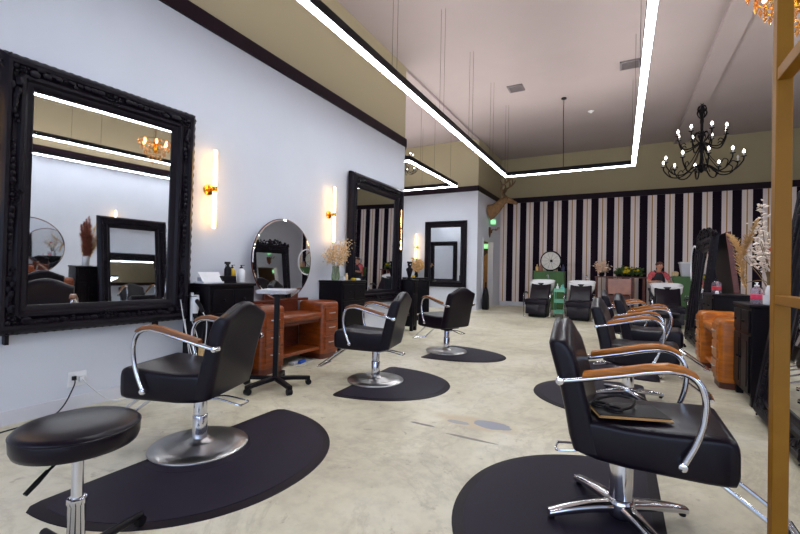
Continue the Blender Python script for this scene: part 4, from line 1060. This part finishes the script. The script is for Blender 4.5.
tag(M().lathe([(.035, 0), (.04, .01), (.04, .16), (.018, .2), (.018, .24)], 14).build('bottle', pm('aqua_bottle', (130, 200, 200), .3), loc=(1.5, 11.7, .62)), 'aqua bottle on the small shelf right of the far shampoo chair', 'bottle')
t = thing('side_shelf', 'small dark shelf stand right of the far shampoo chair', 'shelf', (1.5, 11.7, 0))
M().box(-.1, .1, -.1, .1, .60, .62).box(-.1, .1, -.1, .1, .2, .22).box(-.1, -.08, -.1, -.08, 0, .6).box(.08, .1, -.1, -.08, 0, .6).box(-.1, -.08, .08, .1, 0, .6).box(.08, .1, .08, .1, 0, .6).build('shelf_frame', blackmetal, t)

# wooden desk with plants, before the striped wall
t = thing('wooden_desk', 'tall red-brown wooden desk with a pale panel before the striped wall', 'desk', (0, 14.55, 0), R(-90))
M().box(-.26, .28, -.70, .72, 1.115, 1.155).build('desk_top', redwood, t, bevel=.008)
for y in (-.66, -.36, .34, .64):
    for x in (-.22, .22): M().box(x-.03, x+.03, y-.03, y+.03, 0, 1.115).build('leg', redwood, t, bevel=.004)
M().box(.20, .24, -.33, .31, .60, 1.10).build('panel', panelwood, t, bevel=.02)
M().box(.19, .235, -.30, .28, .28, .58).build('drawer', redwood, t, bevel=.01)
M().box(-.22, .19, -.63, .61, .14, .18).build('lower_shelf', redwood, t)
fl, gr, ye, st_ = M(), M(), M(), M()
rnd = random.Random(3)
for i in range(16):
    a_ = rnd.uniform(0, 6.28); s = rnd.uniform(.04, .20); top = (s*math.cos(a_), s*math.sin(a_)*.6, rnd.uniform(.18, .50)); st_.tube([(0, 0, .05), top], .004, 4); sprig(fl, (0, 0, .05), top, 0, 30, 200+i, .035, .06, .5)
vase_of('peach dried flowers in a dark pot at the left end of the wooden desk', (-.52, 14.5, 1.155), [(.06, 0), (.09, .05), (.08, .12), (.06, .12)], black_pl, [('stems', st_, stemm), ('blossoms', fl, pm('peach_dry', (236, 204, 176), .8, var=.2, scale=30))])
for i in range(60):
    c = (rnd.uniform(-.30, .36), rnd.uniform(-.10, .10), rnd.uniform(.08, .24)); sprig(gr, (c[0], c[1], .05), c, 0, 12, 300+i, .05, .06, .4)
for i in range(14): ye.ball((rnd.uniform(-.1, .34), rnd.uniform(-.14, -.02), rnd.uniform(.12, .28)), (.045, .04, .04), 8, 5)
t = thing('planter', 'long planter of green leaves and yellow flowers on the wooden desk', 'plant', (.20, 14.5, 1.155))
M().loft([[(x, y, z) for x, y in rrect(a_, b_, .03, 3)] for z, a_, b_ in ((0, .30, .08), (.08, .33, .10), (.08, .31, .085), (.03, .30, .07))]).build('trough', blackwood, t)
gr.v = [(x, y, max(z, .012)) for x, y, z in gr.v]
gr.build('leaves', leafg, t); ye.build('yellow_flowers', yellow_fl, t)

# ---------------------------------------------------------------- the person at the far shampoo basin (faces -y)
def skinned(name, chains, mat_, parent, sub=2, root=0):
    """one continuous surface grown from a branching skeleton: chains = lists of (point, radius) sharing named points"""
    verts, rad, edges, idx = [], [], [], {}
    for ch_ in chains:
        prev = None
        for p, r_ in ch_:
            key = tuple(round(v, 4) for v in p)
            if key not in idx: idx[key] = len(verts); verts.append(p); rad.append(r_)
            i = idx[key]
            if prev is not None and prev != i: edges.append((prev, i))
            prev = i
    me = bpy.data.meshes.new(name); me.from_pydata(verts, edges, []); me.update()
    o = bpy.data.objects.new(name, me); COL.objects.link(o)
    md = o.modifiers.new('skin', 'SKIN'); md.use_smooth_shade = True
    if not me.skin_vertices: me.attributes
    sv = me.skin_vertices[0].data
    for i, r_ in enumerate(rad): sv[i].radius = r_ if isinstance(r_, tuple) else (r_, r_)
    sv[root].use_root = True
    s_ = o.modifiers.new('sub', 'SUBSURF'); s_.levels = sub; s_.render_levels = sub
    bpy.context.view_layer.update()
    dg = bpy.context.evaluated_depsgraph_get()
    me2 = bpy.data.meshes.new_from_object(o.evaluated_get(dg)); bpy.data.objects.remove(o)
    me2.materials.clear(); me2.materials.append(mat_); me2.polygons.foreach_set('use_smooth', [True]*len(me2.polygons))
    o = bpy.data.objects.new(name, me2); COL.objects.link(o)
    if parent: o.parent = parent
    return o
per = thing('person', 'person in a pink-red shirt and black apron washing at the far shampoo basin', 'person', (.88, 13.06, 0), R(14)); per.scale = (.965, .965, .965)
NB = (0, -.10, 1.345)
def hand(wr, d, s):
    d = Vector(d).normalized(); up = Vector((0, 0, 1)); sd = d.cross(up).normalized()*s
    dn = Vector((0, 0, -1)); ch_ = []
    palm = Vector(wr)+d*.05
    ch_.append([(wr, .024), (tuple(palm), (.036, .018))])
    for k, (off, ln) in enumerate(((-.03, .062), (-.01, .075), (.011, .07), (.031, .055))):
        b0 = palm+d*.03+sd*off; m0 = b0+d*ln*.5+dn*.006; e0 = m0+d*ln*.38+dn*.03
        ch_.append([(tuple(palm), (.036, .018)), (tuple(b0), .0095), (tuple(m0), .009), (tuple(e0), .0075)])
    t0 = Vector(wr)+d*.02-sd*.035; t1 = t0+d*.035-sd*.015+dn*.012; t2 = t1+d*.025+dn*.012
    ch_.append([(wr, .024), (tuple(t0), .011), (tuple(t1), .010), (tuple(t2), .008)])
    return ch_
body = [[((0, .02, .90), (.155, .105)), ((0, .0, 1.02), (.145, .10)), ((0, -.04, 1.16), (.165, .11)), ((0, -.075, 1.27), (.16, .10)), (NB, (.085, .075)), ((0, -.13, 1.40), .052), ((.01, -.155, 1.455), (.066, .075)), ((.012, -.16, 1.52), (.074, .092)), ((.012, -.15, 1.575), (.068, .08)), ((.012, -.145, 1.60), (.04, .05))]]
for s in (-1, 1):
    body.append([((0, .02, .90), (.155, .105)), ((s*.095, .02, .82), .098), ((s*.10, .0, .48), .062), ((s*.10, .03, .27), .056), ((s*.10, .04, .085), .038), ((s*.11, -.02, .04), .036), ((s*.12, -.14, .03), .026)])
L_el, L_wr = (-.27, -.19, 1.06), (-.13, -.42, 1.10)
R_el, R_wr = (.29, -.20, 1.07), (.19, -.44, 1.12)
for s, el, wr in ((-1, L_el, L_wr), (1, R_el, R_wr)):
    body.append([((0, -.075, 1.27), (.16, .10)), ((s*.15, -.085, 1.30), .064), ((s*.20, -.10, 1.265), .054), (el, .040), (tuple(Vector(el).lerp(Vector(wr), .45)), .038), (wr, .024)])
    body += hand(wr, Vector(wr)-Vector(el)+Vector((-s*.08, 0, -.02)), s)
bo = skinned('body', body, skin, per)
# face details
fc = (.012, -.155, 1.50)
f = M()
f.loft([[(fc[0]+a_*w_, -.245-d_, z) for a_ in (-1, -.5, .5, 1)] for z, w_, d_ in ((1.525, .006, .0), (1.50, .010, .014), (1.485, .015, .024), (1.477, .012, .006))])
f.build('nose', skin, bo)
for s in (-1, 1):
    M().ball((fc[0]+s*.032, -.235, 1.525), (.012, .008, .008), 8, 6).build('eye', white_pl, bo)
    M().ball((fc[0]+s*.032, -.243, 1.524), (.006, .003, .006), 8, 6).build('iris', black_pl, bo)
    M().ball((fc[0]+s*.079, -.15, 1.505), (.012, .022, .034), 8, 6).build('ear', skin, bo)
M().ball((fc[0], -.236, 1.452), (.024, .008, .007), 10, 6).build('mouth', pm('lips', (150, 80, 76), .5), bo)
h = M()
n = 26
rg = []
for i in range(10):
    f_ = i/9; th = PI*.56*(1-f_)
    rg.append([(.012+.086*math.sin(th)*math.cos(2*PI*k/n)*1.0, -.138+.100*math.sin(th)*math.sin(2*PI*k/n)+(.012 if math.sin(2*PI*k/n) < -.3 else 0), 1.535+.093*math.cos(th)+(.04*max(0, -math.sin(2*PI*k/n)) if f_ < .25 else 0)) for k in range(n)])
h.loft(rg)
for i in range(40):
    a_ = rnd.uniform(0, 6.28); b_ = rnd.uniform(.2, 1.5)
    h.ball((.012+.085*math.sin(b_)*math.cos(a_), -.138+.098*math.sin(b_)*math.sin(a_)+.01, 1.54+.092*math.cos(b_)), (.018, .018, .014), 6, 4)
h.build('hair', hairm, per)
# shirt: torso and short sleeves just outside the skin
sh_ch = [[((0, .02, .93), (.165, .115)), ((0, .0, 1.02), (.158, .112)), ((0, -.04, 1.16), (.178, .122)), ((0, -.075, 1.27), (.172, .112)), ((0, -.095, 1.335), (.098, .088))]]
for s, el in ((-1, L_el), (1, R_el)):
    e2 = tuple(Vector((s*.20, -.10, 1.265)).lerp(Vector(el), .72))
    sh_ch.append([((0, -.075, 1.27), (.172, .112)), ((s*.15, -.085, 1.305), .078), ((s*.20, -.10, 1.265), .070), (e2, .062)])
skinned('shirt', sh_ch, shirt, per)
tr_ch = []
for s in (-1, 1):
    tr_ch.append([((0, .02, .90), (.165, .115)), ((s*.095, .02, .82), .108), ((s*.10, .0, .48), .074), ((s*.10, .03, .27), .068), ((s*.10, .04, .10), .058)])
skinned('trousers', tr_ch, jeans, per)
ap = M()
rows = []
for z, hw_, yb in ((.52, .25, -.16), (.80, .235, -.165), (.95, .215, -.16), (1.08, .20, -.165), (1.20, .165, -.205), (1.29, .13, -.215), (1.335, .095, -.195)):
    rows.append([(hw_*math.sin(q*1.15), yb + .13*(1-math.cos(q*1.15)), z) for q in [i/8-1 for i in range(17)]])
vs = [p for r_ in rows for p in r_]; vs2 = [(x*.985, y+.008, z) for x, y, z in vs]; nn = 17
fs = []
N0 = len(vs)
for i in range(len(rows)-1):
    for j in range(nn-1):
        a_ = i*nn+j; fs.append((a_, a_+1, a_+nn+1, a_+nn)); fs.append((N0+a_+nn, N0+a_+nn+1, N0+a_+1, N0+a_))
for i in range(len(rows)-1):
    a_ = i*nn; fs.append((a_, a_+nn, N0+a_+nn, N0+a_)); a_ += nn-1; fs.append((a_+nn, a_, N0+a_, N0+a_+nn))
for j in range(nn-1):
    fs.append((j+1, j, N0+j, N0+j+1)); a_ = (len(rows)-1)*nn+j; fs.append((a_, a_+1, N0+a_+1, N0+a_))
ap.add(vs+vs2, fs)
for s in (-1, 1): ap.tube(bez([(s*.09, -.20, 1.33), (s*.10, -.14, 1.385), (s*.085, -.06, 1.375), (s*.06, .0, 1.34)], 4), .018, 6)
ap.build('apron', apron, per)
for s in (-1, 1):
    M().loft([[(s*.115+x, y-.04, z) for x, y in rrect(a_, b_, .03, 4)] for z, a_, b_ in ((0, .05, .135), (.05, .05, .135), (.085, .042, .09), (.10, .035, .05))]).build('shoe', black_pl, per)

# pictures on the left wall near the camera (seen through the mirrors)
for y, h, lab in ((-.35, .62, 'black and white framed picture on the left wall behind the photographer'), (-1.1, .9, 'larger black and white framed picture on the left wall behind the photographer')):
    t = thing('framed_picture', lab, 'picture', (XL, y, 1.35))
    wd = h*.72
    M().box(0, .012, -wd/2, wd/2, 0, h).build('print', white_pl, t, smooth=False)
    f = M().box(0, .03, -wd/2-.03, -wd/2, -.03, h+.03).box(0, .03, wd/2, wd/2+.03, -.03, h+.03).box(0, .03, -wd/2, wd/2, -.03, 0).box(0, .03, -wd/2, wd/2, h, h+.03); f.build('frame', black_pl, t, smooth=False)
    f = M(); rnd = random.Random(int(h*100))
    for k in range(5): y0 = rnd.uniform(-.8, .4)*wd/2; z0 = rnd.uniform(.1, .5)*h; f.box(.0125, .0135, y0, y0+rnd.uniform(.1, .3)*wd, z0, z0+rnd.uniform(.2, .45)*h)
    f.build('dark_shapes', black_pl, t, smooth=False)
